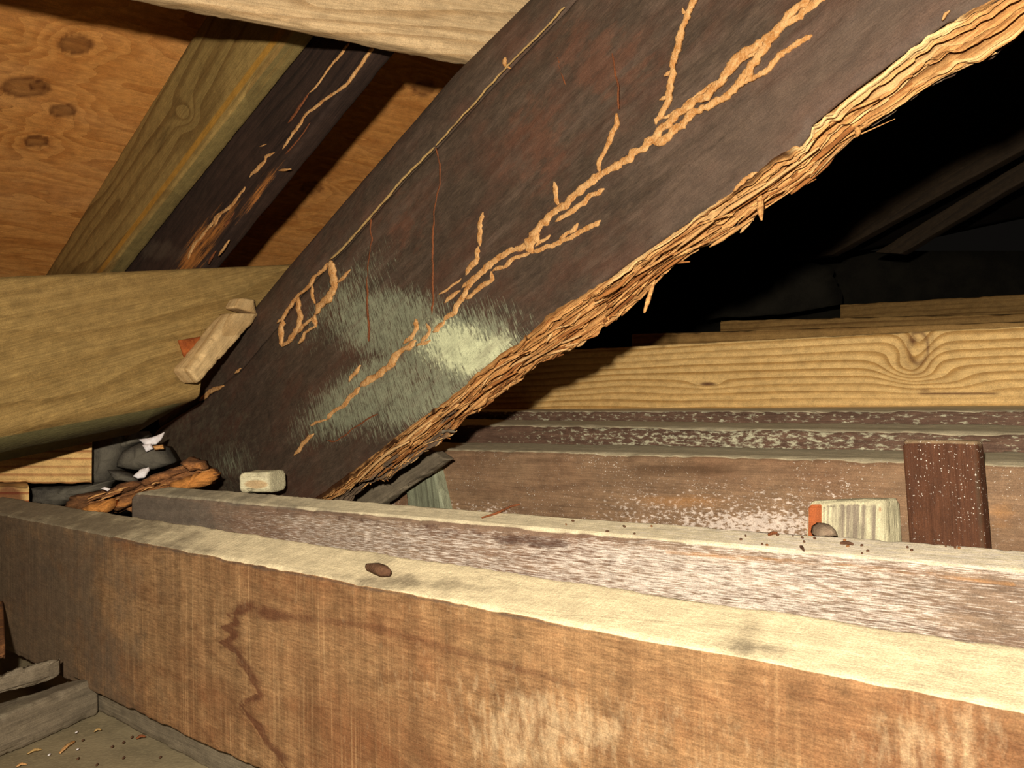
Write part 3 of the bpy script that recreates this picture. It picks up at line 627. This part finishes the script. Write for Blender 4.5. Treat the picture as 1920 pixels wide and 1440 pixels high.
# second joist
h2 = .1275
f0, f1 = hq(h2, (300, 930), (1920, 1075)); b0, b1 = hq(h2-.011, (380, 915), (1920, 1030))
fA, fB = ext(f0, f1, -.075), ext(f0, f1, 1.35); bA, bB = ext(b0, b1, -.07), ext(b0, b1, 1.3)
H2 = .13
def p_j2(d):
    px, py = d['px'], d['py']; fr_ = d['s'] < .03
    lw = np.interp(px, [300, 480, 560, 800, 980, 1100, 1300, 1700, 1850, 1990], [.05, .2, .36, .42, .40, .52, .56, .44, .22, .15])
    yt = 930+(px-300)*.0895; lw = lw*sm(py-yt, -4, 22)
    b = np.where(fr_, lw, 0)+np.where(~fr_, sm(px, 900, 1500)*.5, 0)
    c = np.where(fr_, np.clip(ell(px, py, 1000, 1015, 130, 22, 6)*.9, 0, .6)+np.exp(-(pdist(px, py, [(640, 970), (900, 1000)])/10)**2)*.4, 0)
    c = np.maximum(c, ell(px, py, 760, 915, 60, 8)*.4)
    a = sm(d['t'], .985, 1)*.75
    dd = np.where(fr_, np.exp(-(pdist(px, py, [(1250, 1035), (1600, 1062), (1900, 1095)])/7)**2)*.6, 0)
    e = sm(560-px, 0, 260)*.7*fr_+np.where(~fr_, sm(1000-px, 0, 600)*.5, 0)
    return dict(a=a, b=b, c=c, d=dd, e=np.clip(e, 0, .7))
TOP[h2] = pl3(f0, f1, b0)
j2 = beam('ceiling_joist', [fA, fB, down(fB, H2), down(fA, H2)], [bA, bB, down(bB, H2), down(bA, H2)], M_j2, seg=(480, 22, 60), rd=.006, disp=.0013, wear=.0025, paint=p_j2, seedn=2)
tag(j2, 'second ceiling joist, streaked with whitewash, behind the nearest one', 'joist')

# ------------------------------------------------------------------ timbers in the background on the right
def hbeam(name, c0, front, top_h, bot, thick, mat, **k):
    pass
def stepbeam(name, mat, label, cat, c, topfront, thick, drop, rd=.006, seg=(260, 12, 30), paint=None, xr=(620, 2800), seedn=0, disp=.0015, wear=.003):
    pl = pc(c); (xa, ya), (xb, yb) = topfront
    yy = lambda x: ya+(yb-ya)*(x-xa)/(xb-xa)
    A, B = on(pl, xr[0], yy(xr[0])), on(pl, xr[1], yy(xr[1])); F4 = [A, B, down(B, drop), down(A, drop)]
    B4 = back(F4, PH*thick*S); B4[0] = B4[0]+np.array([0, 0, .006*S]); B4[1] = B4[1]+np.array([0, 0, .006*S])
    o = beam(name, F4, B4, mat, seg=seg, rd=rd, paint=paint, seedn=seedn, disp=disp, wear=wear)
    return tag(o, label, cat)
def p_bw(d):
    px, py = d['px'], d['py']; fr_ = d['s'] < .05
    a = sm(d['t'], .98, 1)*.8
    b = np.where(fr_, np.clip(sm(py, 860, 990)*.36*sm(px, 1000, 1250)*(1-sm(px, 1560, 1700)*.8)+ell(px, py, 1420, 985, 150, 35)*.35+sm(py, 930, 960)*.35*(1-sm(px, 900, 1050)), 0, .62), 0)
    c = np.where(fr_, np.clip(ell(px, py, 1300, 880, 330, 28)*.6+ell(px, py, 1000, 862, 160, 16)*.6, 0, .55), 0)
    dd = np.where(fr_, np.clip(ell(px, py, 1560, 1000, 140, 60)*.7+ell(px, py, 1300, 940, 260, 30)*.5+ell(px, py, 1880, 960, 70, 70)*.6, 0, .5), 0)
    return dict(a=a, b=b, c=c, d=dd)
stepbeam('ceiling_joist', M_bw, 'broad brown board-like joist with pale specks, behind the whitewashed joist', 'joist', .95, ((900, 844), (1920, 871)), .13, .17, paint=p_bw, seedn=3, xr=(560, 2800), seg=(260, 12, 60))
def p_plate(d):
    fr_ = d['s'] < .05; return dict(a=sm(d['t'], .96, 1)*.8, b=np.where(fr_, .42*np.interp(d['px'], [900, 1150, 1400, 1700, 1920], [.3, .8, 1, .7, .5]), 0))
stepbeam('wall_plate', M_plate, 'weathered timber with flaking pale paint, between the brown joist and the thin dark timber', 'timber', 1.10, ((900, 796), (1920, 814)), .13, .06, paint=p_plate, seedn=4, xr=(700, 2800))
def p_plate2(d):
    fr_ = d['s'] < .05; return dict(a=sm(d['t'], .95, 1)*.8, b=np.where(fr_, .25, 0))
stepbeam('wall_plate', M_plate, 'thin dark weathered timber directly under the yellow pine beam', 'timber', 1.25, ((900, 771), (1920, 769)), .34, .05, paint=p_plate2, seedn=5, xr=(760, 2800), rd=.004)
# yellow pine beam
plF = vplane(1060, 1.9, 1920, 1.32)
q = [(860, 666), (2640, 574), (2640, 756), (860, 775)]
F4 = face(plF, q)
def p_f1(d):
    px, py = d['px'], d['py']; ph = np.zeros(d['n']); k = np.zeros(d['n'])
    for (x, y, rx, ry_, a, dk, r) in [(1720, 655, 20, 34, 2.2, .0, 12), (1327, 720, 22, 5, 1.0, .9, 0), (1800, 735, 80, 5, .3, .0, 0), (1745, 705, 50, 14, 1.6, 0, 10), (1690, 690, 24, 16, 1.3, 0, 0)]:
        c, s_ = math.cos(math.radians(r)), math.sin(math.radians(r)); X = ((px-x)*c+(py-y)*s_)/rx; Y = (-(px-x)*s_+(py-y)*c)/ry_; qd = np.hypot(X, Y)
        ph += a*np.exp(-(qd/1.6)**2); k = np.maximum(k, dk*sm(-qd, -1.0, -.3))
    qd = np.hypot((px-1722)/18, (py-652)/30); k = np.maximum(k, np.exp(-((qd-1)/.18)**2)*.65*(px > 1690)); k = np.maximum(k, np.clip(ell(px, py, 1712, 640, 10, 16, 20), 0, 1)*.9)
    k = np.maximum(k, np.exp(-((py-738)/2.2)**2)*sm(px, 1715, 1730)*(1-sm(px, 1860, 1880))*.85); k = np.maximum(k, np.exp(-((py-733)/5)**2)*np.exp(-((px-1735)/10)**2)*.6)
    k = np.maximum(k, np.exp(-((qd-1.6)/.25)**2)*.2)
    return dict(ph=np.where(d['s'] < .1, ph, 0), k=np.where(d['s'] < .1, k, 0))
o = beam('pine_beam', F4, back(F4, plF[0]*.05*S), M_f1, seg=(420, 4, 60), rd=.003, paint=p_f1, seedn=6, disp=.0008, wear=.001)
tag(o, 'bright yellow pine beam with a large knot and a dark slit, at right', 'beam')
def farbeam(c, q, label, sd, mat=M_f2):
    F4 = face(pc(c), q); o = beam('pine_beam', F4, back(F4, PH*.05*S), mat, seg=(80, 3, 12), rd=.003, seedn=sd, disp=.001); return tag(o, label, 'beam')
farbeam(1.85, [(1184, 626), (2600, 580), (2600, 682), (1184, 700)], 'dimmer pine beam showing just above the bright yellow pine beam', 7)
farbeam(2.45, [(1350, 601), (2600, 571), (2600, 650), (1350, 690)], 'dim pine beam, second above the bright yellow one', 8)
farbeam(3.1, [(1575, 571), (2600, 511), (2600, 622), (1575, 660)], 'faintest, topmost pine beam in the dark at right', 9)
# ragged black felt shapes behind them
tag(lump('felt_sheet', [(1180, 640), (1230, 612), (1330, 598), (1480, 588), (1580, 570), (1560, 500), (1400, 470), (1250, 540), (1120, 640)], 3.6, .01, M_felt, rough=.1), 'dull black felt hanging behind the dim pine beams', 'felt')
# far rafters in the dark
def farrafter(c, q, label):
    F4 = face(pc(c), q); o = beam('far_rafter', F4, back(F4, PH*.05*S), M_rafter_far, seg=(60, 3, 8), rd=.003, disp=.001); return tag(o, label, 'rafter')
farrafter(3.0, [(1480, 487), (2100, 97), (2100, 181), (1560, 478)], 'dim brown rafter in the dark roof at upper right, the upper one')
farrafter(3.15, [(1640, 473), (2100, 190), (2100, 232), (1690, 476)], 'dim brown rafter in the dark roof at upper right, the lower one')

# dark brown post and painted blocks
plP = pc(.90)
F4 = face(plP, [(1689, 824), (1830, 826), (1850, 1075), (1706, 1075)])
def p_post(d):
    return dict(a=sm(d['t'], .955, .985)*.7, b=np.where(d['s'] < .05, sm(d['u'], .86, .98)*.5, .2))
o = beam('post', F4, back(F4, PH*.02*S), M_post, seg=(50, 8, 60), rd=.004, seedn=10, paint=p_post, M=frame_of(F4[3], F4[0]-F4[3], PH)); tag(o, 'short dark brown post with white specks, standing against the brown joist', 'post')
plK = vplane(1510, .955, 1670, .925)
F4 = face(plK, [(1512, 940), (1656, 936), (1664, 1060), (1508, 1060)]); bv = (PH*.028*S+np.array([.004, 0, 0]))
def p_blk(d):
    px, py = d['px'], d['py']; fr_ = d['s'] < .06
    a = np.where(fr_, sm(px, 1538, 1546)*(1-sm(px, 1640, 1655))*.47*sm(py, 940, 948), 0)
    b = np.where(fr_, sm(px, 1513, 1517)*(1-sm(px, 1538, 1544))*.8*sm(py, 942, 948)+ell(px, py, 1650, 955, 8, 18)*.6, 0)
    return dict(a=a, b=np.clip(b, 0, .8), c=np.where(fr_, .25, .1))
Mb = frame_of(F4[3], F4[0]-F4[3], PH)
o = beam('painted_block', F4, back(F4, bv), M_paint, seg=(70, 10, 60), rd=.004, seedn=11, paint=p_blk, M=Mb); tag(o, 'cream painted timber stub with an orange bare strip, by the dark brown post', 'block')
plK2 = slab(1.36)
F4 = face(plK2, [(447, 886), (503, 884), (505, 925), (448, 925)])
def p_blk2(d):
    px, py = d['px'], d['py']; return dict(a=np.where(d['s'] < .06, .2, 0), b=np.zeros(d['n']), c=np.where((d['s'] < .1), ell(px, py, 480, 908, 34, 14)*1.2, 0))
o = beam('painted_block', F4, back(F4, np.array([.010, .035, 0])), M_paint, seg=(20, 5, 20), rd=.004, seedn=12, paint=p_blk2); tag(o, 'small pale painted stub at the foot of the big rafter', 'block')
# greenish post behind the rafter foot
F4 = face(pc(.93), [(752, 845), (806, 850), (838, 990), (768, 990)])
o = beam('post', F4, back(F4, PH*.03*S+np.array([.0, 0, 0])), M_green, seg=(30, 4, 30), rd=.004, seedn=13, M=frame_of(F4[3], F4[0]-F4[3], PH)); tag(o, 'pale greenish post just right of the foot of the big rafter', 'post')
F4 = face(pc(.885), [(655, 935), (812, 846), (835, 862), (700, 955)])
o = beam('foot_board', F4, back(F4, PH*.02*S), M_grey, seg=(60, 4, 16), rd=.003, seedn=14, wear=.006); tag(o, 'grey weathered board under the foot of the big rafter', 'board')

# ------------------------------------------------------------------ timbers on the left
plC = vplane(0, 1.2, 500, 1.63)
thC = plC[0]*.055*S
# notched beam: upper and lower tongue share one outline
def prism(name, quadpolys, pl, th, mat, paint=None, label=None, cat=None, seedn=0, step=5, rd=.003):
    """plank with an outline given in pixels on plane pl; front face is a fine grid clipped to the outline by rows"""
    (xa, xb, topf, botf) = quadpolys
    n = int((xb-xa)/step); m = 46; xs_ = np.linspace(xa, xb, n); rows = []
    for x in xs_:
        yt, yb = topf(x), botf(x); cl = []
        for j in range(m):
            v = j/(m-1); y = yt+(yb-yt)*v; W = on(pl, x, y); ed = min(v, 1-v)*abs(yb-yt)
            W = W+pl[0]*.004*math.exp(-ed/2.5); cl.append(W)
        A, B = cl[0], cl[-1]
        dn = np.array([0, 0, -.030])*min(1, max(0, (420-x)/120)); cl.append(B+th*.1+dn*.15); cl.append(B+th*.9+dn); cl.append(B+th+dn*.8); cl.append(A+th); cl.append(A+th*.15); rows.append(cl)
    P = np.array(rows); mm = P.shape[1]; P = P.reshape(-1, 3)
    P = P+plC[0]*((fbm(P[:, 0]*12+seedn, P[:, 2]*25)-.5)*.003)[:, None]
    fcs = [(i*mm+j, (i+1)*mm+j, (i+1)*mm+(j+1) % mm, i*mm+(j+1) % mm) for i in range(n-1) for j in range(mm)]
    fcs.append(tuple(range(mm))); fcs.append(tuple((n-1)*mm+j for j in range(mm))[::-1])
    A = on(pl, xa, botf(xa)); Bx = on(pl, xb, botf(xb)); M = frame_of(A, Bx-A, np.array([0, 0, 1.0]))
    at_ = None
    if paint: px, py = proj(P); at_ = paint(px, py, tolocal(M, P))
    o = mk(name, P, fcs, M, mat, None, at_); return tag(o, label, cat)
ip = lambda pts: (lambda x: float(np.interp(x, [p[0] for p in pts], [p[1] for p in pts])))
def p_cross(px, py, lo):
    ph = (fbm(px*.002, py*.008, 0, 2)-.5)*4
    bl = np.interp(px, [-140, 0, 377, 380, 640], [842, 815, 746, 634, 590]); return dict(ph=ph, k=np.clip(ell(px, py, 72, 545, 10, 6)*.5, 0, 1), a=sm(py-bl, 1, 4)*.7)
o = prism('notched_beam', (-140, 640, ip([(-140, 524), (0, 519), (560, 495), (640, 491)]), ip([(-140, 842), (0, 815), (377, 746), (377.5, 740), (380, 634), (640, 590)])), plC, thC, M_cross, p_cross,
          'wide tan horizontal beam with a notched end at left, meeting the big rafter', 'beam', step=3)
# the wedge of red-brown wood in the notch, and the pale cleat
o = lump('wood_wedge', [(336, 638), (395, 628), (385, 650), (360, 676), (350, 676)], 1, .006, grainy('red_brown_wood', '7a3c1c', 'a85c2c', 60), pl=pushed(plC, -.004), rough=.03, bulge=.5); tag(o, 'small red-brown wood wedge in the notch of the tan beam', 'wedge')
plCl = pushed(plC, -.03)
F4 = face(plCl, [(354, 692), (438, 586), (492, 588), (374, 720)])
Mc = frame_of(F4[3], F4[1]-F4[0], plC[0])
o = beam('cleat', F4, back(F4, plC[0]*.028), M_cleat, seg=(50, 5, 14), rd=.004, seedn=15, wear=.003, M=Mc); tag(o, 'pale cleat leaning between the tan notched beam and the big rafter', 'cleat')
F4 = face(pushed(plC, -.026), [(440, 577), (452, 558), (482, 562), (489, 590)])
o2 = beam('end_grain', F4, back(F4, plC[0]*.02), M_cleat, parent=o, M=Mc, seg=(14, 4, 8), rd=.004, seedn=16, wear=.004)
# collar beam across the top
plT = vplane(330, 1.0, 900, 1.165)
F4 = face(plT, [(-320, -320), (1130, -120), (1130, 159), (-320, -129)])
o = beam('collar_beam', F4, back(F4, plT[0]*.03*S), M_top, seg=(120, 6, 50), rd=.004, seedn=17, paint=lambda d: dict(ph=(fbm(d['px']*.003, d['py']*.012, 0, 3)-.5)*5)); tag(o, 'pale pine beam crossing the top of the picture above the sistered rafters', 'beam')

# ------------------------------------------------------------------ sistered rafters under the plywood
a_t = .66
TQ = [(82, 515), (362, 72), (520, 72), (198, 515)]
TQ = [(74, 532), (392, 18), (580, 18), (183, 532)]
F4 = face(pc(a_t), TQ)
F4 = [F4[0], F4[1], F4[2], F4[3]]
def p_tan(d):
    px, py = d['px'], d['py']; fr_ = d['s'] < .08
    v = 1-d['t']
    a = np.where(fr_, np.exp(-((v-.9)/.05)**2)*.75, .2); b = np.where(~fr_ & (d['t'] < .1), .65, 0)+np.where(fr_, ell(px, py, 490, 165, 70, 12, -60)*.8, 0)
    c = np.where(fr_, sm(px*.0+py, 440, 520)*.5+np.clip(ell(px, py, 300, 260, 50, 12, -58), 0, 1)*.6, 0)
    ph = (fbm(d['l'][:, 0]*2, d['l'][:, 2]*8, 0, 3)-.5)*5+1.8*np.exp(-(np.hypot((px-350)/18, (py-215)/22))**2)
    return dict(a=np.clip(a, 0, .8), b=np.clip(b, 0, .7), c=np.clip(c, 0, .6), ph=ph, k=np.exp(-(pdist(px, py, [(316, 240), (306, 262), (296, 285)])/3)**2)*.5)
o = beam('sister_rafter', F4, back(F4, PH*.036*S), M_tan, seg=(200, 8, 50), rd=.006, seedn=18, disp=.0008, wear=.001, paint=p_tan); tag(o, 'lighter tan rafter sistered to the left side of a blackened rafter', 'rafter')
pD = pc(a_t+.04)
F4 = face(pD, [(120, 532), (450, 18), (762, 18), (355, 532)])
def p_dk(d):
    px, py = d['px'], d['py']; fr_ = d['s'] < .08
    a = np.where(fr_, np.clip(ell(px, py, 375, 460, 130, 42, -52)*.8+ell(px, py, 530, 310, 150, 24, -52)*.4+ell(px, py, 470, 370, 100, 30, -52)*.3, 0, .55), .1)
    return dict(a=a, b=np.clip(ell(px, py, 300, 470, 90, 40)*.7, 0, .5))
dk = beam('blackened_rafter', F4, back(F4, PH*.032*S), M_dark2, seg=(200, 6, 60), rd=.006, seedn=19, disp=.0008, wear=.001, paint=p_dk); tag(dk, 'blackened old rafter with thin orange trails, right of the tan sistered rafter', 'rafter')
MD = np.array(dk.matrix_world)
for i, (p, wpx) in enumerate([([(655, 78), (650, 88), (625, 120), (602, 150), (580, 175)], 4), ([(580, 175), (560, 205), (540, 232)], 4), ([(700, 84), (697, 93), (675, 125), (650, 160), (610, 185), (575, 215), (550, 250), (530, 280)], 5), ([(515, 286), (500, 295), (480, 320), (470, 334)], 6), ([(582, 230), (560, 262), (535, 290)], 2), ([(460, 350), (440, 380), (415, 400), (400, 425)], 5),
          ([(412, 400), (390, 430), (365, 460), (352, 486)], 5), ([(440, 398), (420, 425)], 3), ([(520, 320), (545, 318)], 4), ([(486, 275), (500, 270)], 4), ([(405, 470), (390, 495)], 3), ([(430, 450), (410, 480)], 3)]):
    tube(p, wpx, M_mudr if i % 3 == 1 else M_mud, pl=pD, parent=dk, M=MD, sd=60+i, hgt=.3)

# ------------------------------------------------------------------ eave corner at left: timber ends, mortar, rotten debris
plE = slab(1.50)
F4 = face(plE, [(-160, 800), (173, 802), (172, 908), (-160, 906)])
o = beam('timber_end', F4, back(F4, np.array([-.056, .12, 0])), M_red, seg=(60, 5, 30), rd=.003, seedn=20, M=frame_of(F4[3], F4[1]-F4[0], F4[0]-F4[3])); tag(o, 'cut pine timber end with dark red grain stripes, under the wide tan beam', 'timber')
F4 = face(slab(1.46), [(-160, 911), (55, 912), (55, 1000), (-160, 1000)])
def p_kn(d): return dict(ph=np.zeros(d['n']), k=np.clip(ell(d['px'], d['py'], 16, 936, 34, 34)*2.2, 0, .8))
o = beam('timber_end', F4, back(F4, np.array([-.045, .08, 0])), M_red, seg=(60, 5, 30), rd=.003, seedn=21, paint=p_kn); tag(o, 'small pine timber end with a dark red knot, below the striped one', 'timber')
def piece(name, poly, z, th, mat, label, cat, group=None, **k):
    o = lump(name, poly, z, th, mat, **k); return tag(o, label, cat, group)
piece('mortar_lump', [(170, 812), (228, 812), (230, 850), (214, 882), (200, 905), (168, 912)], 1.60, .06, M_stone, 'dark mortar lump right beside the striped timber end', 'mortar', seedn=1, rough=.08)
piece('mortar_lump', [(226, 816), (256, 810), (263, 828), (245, 838), (227, 846)], 1.62, .05, M_stone, 'small rounded grey mortar lump, topmost, under the end of the tan beam', 'mortar', seedn=2)
piece('mortar_lump', [(220, 862), (230, 846), (262, 830), (300, 840), (318, 870), (290, 880), (255, 882), (218, 876)], 1.60, .05, M_stone, 'grey mortar lump beside the foot of the big rafter', 'mortar', seedn=3, rough=.08)
piece('mortar_lump', [(58, 915), (120, 912), (205, 902), (190, 920), (150, 935), (110, 948), (60, 945)], 1.58, .05, M_stone, 'flat dark mortar strip below the striped timber end', 'mortar', seedn=4)
piece('mortar_lump', [(200, 882), (222, 885), (262, 898), (250, 905), (215, 900)], 1.55, .02, M_stone, 'thin dark mortar sliver left of the bright white flake', 'mortar', seedn=5)
piece('paint_flake', [(259, 824), (285, 820), (308, 810), (301, 826), (292, 834), (270, 834)], 1.57, .006, M_white, 'upper white flake against the foot of the big rafter', 'flake', seedn=6)
piece('paint_flake', [(266, 834), (282, 832), (286, 842), (274, 847)], 1.56, .006, M_white, 'small white flake just below the upper one', 'flake', seedn=7)
piece('paint_flake', [(249, 893), (262, 880), (278, 876), (279, 882), (270, 896), (258, 898)], 1.50, .006, M_white, 'bright white flake lying on the rotten debris', 'flake', seedn=8)
piece('paint_flake', [(188, 916), (196, 913), (206, 917), (202, 921)], 1.44, .004, M_white, 'tiny white flake at the left end of the rotten debris', 'flake', seedn=9, sub=4)
piece('wood_crumb', [(286, 836), (304, 834), (306, 842), (290, 844)], 1.55, .006, M_rot, 'orange crumb beside the upper white flakes', 'crumb', seedn=10, sub=4)
# the rotten debris
deb = empty('rotten_debris', frame_of(at(260, 915, 1.47), r_, u_), 'heap of orange brown rotten wood left of the foot of the big rafter', 'debris')
MDb = np.array(deb.matrix_world)
M_deb = wood('debris_wood', 'a06c40', '5e3c26', freq=80, fibre=.6, blotch=.7, blotchcol='3a2a20', seed=30, rough=.95, bump=.6, masks={'a': ('d08a44', (20, 80, 80), .8, .85)})
def dl(poly, z, th, sd, a, **k):
    o = lump('rotten_chunk', poly, z, th, M_deb, parent=deb, M=MDb, seedn=sd, rough=.35, **k)
    n = len(o.data.vertices); at_ = o.data.attributes.new('a', 'FLOAT', 'POINT'); at_.data.foreach_set('value', np.full(n, a, np.float32))
dl([(118, 948), (135, 930), (190, 922), (240, 905), (300, 892), (345, 880), (378, 872), (392, 884), (400, 905), (330, 930), (240, 960), (160, 975)], 1.50, .05, 31, .15, bulge=.25, ring=12)
dl([(305, 925), (320, 905), (365, 888), (400, 880), (408, 890), (392, 908), (345, 926)], 1.44, .02, 32, .75, bulge=.5)
dl([(150, 955), (170, 945), (205, 936), (215, 942), (205, 960), (170, 968)], 1.42, .02, 33, .7, bulge=.5)
dl([(205, 950), (230, 932), (300, 910), (318, 912), (300, 928), (250, 945), (215, 960)], 1.45, .02, 34, .4, bulge=.5)
dl([(195, 925), (215, 908), (250, 902), (262, 908), (240, 922), (205, 935)], 1.47, .02, 35, .3, bulge=.6)
dl([(262, 905), (285, 890), (330, 876), (352, 870), (350, 884), (310, 900), (275, 912)], 1.48, .02, 36, .25, bulge=.6)
dl([(338, 868), (352, 858), (380, 866), (385, 880), (360, 884)], 1.47, .02, 37, .35, bulge=.6)
rs = random.Random(11)
for q in range(22):
    x = rs.uniform(140, 380); y = 955-(x-140)*.26+rs.uniform(-14, 6); ln = rs.uniform(10, 40)
    px_sliver([(x, y), (x+ln*.5, y-ln*.2-rs.uniform(0, 2)), (x+ln, y-ln*.36)], slab(1.44+rs.uniform(-.01, .01)), rs.uniform(2, 6), M_rot if q % 2 else M_deb, name='splinter', parent=deb, M=MDb, sd=40+q, th=.0015)

# ------------------------------------------------------------------ lower left: old planks, ledge, floor litter
hs = .36
o = None
A, B = onh(hf, 170, 1328), onh(hf, 400, 1448)
dv = (B-A)/np.linalg.norm(B-A); B2 = A+dv*1.0; nin = np.array([-dv[1], dv[0], 0]); nin = nin if nin[1] > 0 else -nin
z1 = np.array([0, 0, (hf-.3495)*S])
F4 = [A+z1, B2+z1, B2, A]; o = beam('ledger_strip', F4, back(F4, nin*.05), M_grey, seg=(160, 4, 8), rd=.003, seedn=24, wear=.002); tag(o, 'dark narrow ledger strip under the nearest joist', 'strip')
def plank(name, pts, label, thick, mat, sd, h):
    """top edge pixels left->right on height h, and drop"""
    z = np.array([0, 0, -thick*S]); P0, P1 = [onh(h+thick, *q)-z for q in pts[:2]]; Q0, Q1 = onh(h, *pts[2]), onh(h, *pts[3])
    o = beam(name, [P0, P1, P1+z, P0+z], [Q0, Q1, Q1+z, Q0+z], mat, seg=(60, 10, 14), rd=.004, seedn=sd, wear=.004, paint=lambda d: dict(a=sm(d['t'], .8, 1)*.35)); return tag(o, label, 'plank')
plank('old_plank', [(-60, 1452), (186, 1340), (-60, 1335), (128, 1276)], 'dark grey old plank at lower left, nearest the dusty floor', .048, M_grey, 25, .336)
plank('old_plank', [(-60, 1322), (118, 1268), (-60, 1278), (66, 1244)], 'old plank with a pale streak at lower left, behind the nearest dark plank', .028, M_grey, 26, .300)
plank('old_plank', [(-60, 1262), (10, 1238), (-60, 1130), (6, 1125)], 'brown old plank at the left picture edge behind the joist end', .02, M_deb, 27, .270)
rs = random.Random(5)
fl = (np.array([0, 0, 1.0]), -hf*S)
def onfloor(px, py): return onh(hf-.004, px, py)
for i, (x0, y0, x1, y1, wd, mt, lb) in enumerate([(112, 1412, 140, 1390, 9, M_mud, 'largest orange splinter on the dusty floor'), (50, 1414, 78, 1405, 5, M_seam, 'thin yellow splinter on the dusty floor near the dark plank'),
        (255, 1385, 273, 1381, 7, M_mudr, 'reddish chip on the dusty floor beside the ledger strip'), (176, 1372, 190, 1368, 5, M_seam, 'short pale chip near the inner corner of the floor'), (30, 1438, 50, 1433, 5, M_mud, 'orange splinter at the bottom edge of the dusty floor')]):
    A, B = onfloor(x0, y0), onfloor(x1, y1); M = frame_of(A, B-A, np.array([0, 0, 1.0]))
    o = sliver([A, (A+B)/2+np.array([0, 0, .0015]), B], wd*.65/F/2, .0012, mt, 'splinter', None, M, seedn=i+70); tag(o, lb, 'splinter')
specks = [(143, 1373), (145, 1405), (92, 1415), (155, 1388), (247, 1382), (231, 1392), (146, 1422), (231, 1421), (181, 1434), (210, 1400), (300, 1420)]
for i, (x, y) in enumerate(specks):
    wht = i in (0, 1, 2); A = onfloor(x, y); r = .0016
    o = lump('crumb', [(x-2.2, y), (x, y-1.8), (x+2.2, y-.5), (x+1.5, y+1.4), (x-1.5, y+1.4)], float((A-CAM)@f_)/S, .002, M_white if wht else M_chip, sub=3, ring=3, bulge=.8, seedn=i)
    tag(o, 'tiny white crumb on the dusty floor' if wht else 'tiny dark crumb on the dusty floor', 'crumb', 'white crumbs on the floor' if wht else 'dark crumbs on the floor')

# ------------------------------------------------------------------ small litter on the joists
def onj(h, px, py): return on(TOP[h], px, py)
def litter(name, pts, h, wpx, mat, label, cat, th=.002, sd=0, group=None):
    W = [onj(h, *p)+np.array([0, 0, th*.9]) for p in pts]; z = float((W[0]-CAM)@f_)
    M = frame_of(W[0], W[-1]-W[0], np.array([0, 0, 1.0])); o = sliver(W, wpx*z/F/2, th, mat, name, None, M, upv=np.array([0, 0, 1.0]), seedn=sd); return tag(o, label, cat, group)
litter('wood_chip', [(688, 1072), (705, 1075), (720, 1081), (731, 1084)], .15, 26, M_chip, 'brown wood chip lying on top of the nearest joist', 'chip', .0035, 1)
litter('straw', [(903, 973), (930, 965), (960, 951), (975, 948)], h2, 4, M_mudr, 'thin reddish straw lying on the whitewashed joist', 'straw', .001, 2)
o = lump('pebble', [(1527, 1003), (1530, 990), (1541, 983), (1556, 984), (1565, 993), (1567, 1003), (1548, 1008)], .915, .012, grainy('pebble_clay', '8c7460', 'a08a72', 60), bulge=.9, ring=10, rough=.1, seedn=4); tag(o, 'small clay pebble on the whitewashed joist in front of the cream stub', 'pebble')
for i, (a, b, lb) in enumerate([((1440, 1006), (1458, 1003), 'short orange shaving on the whitewashed joist left of the cream stub'), ((1500, 1028), (1508, 1036), 'dark curled shaving on the whitewashed joist below the pebble'), ((1575, 1022), (1600, 1024), 'thin dark shaving on the whitewashed joist right of the pebble')]):
    litter('shaving', [a, ((a[0]+b[0])/2, (a[1]+b[1])/2-2), b], h2, 5, M_mudr if i == 0 else M_chip, lb, 'shaving', .0012, 20+i)
rs = random.Random(9)
for q in range(26):
    x = rs.uniform(980, 1880); ya = 916+(x-380)*.0747; yb = 929+(x-300)*.0895; y = ya+(yb-ya)*rs.uniform(.12, .85)
    litter('crumb', [(x, y), (x+rs.uniform(2, 7), y+rs.uniform(-2, 2))], h2, rs.uniform(2, 5), M_chip if rs.random() < .7 else M_deb, 'tiny dark crumb on top of the whitewashed joist', 'crumb', .0008, 30+q, 'crumbs on the whitewashed joist')
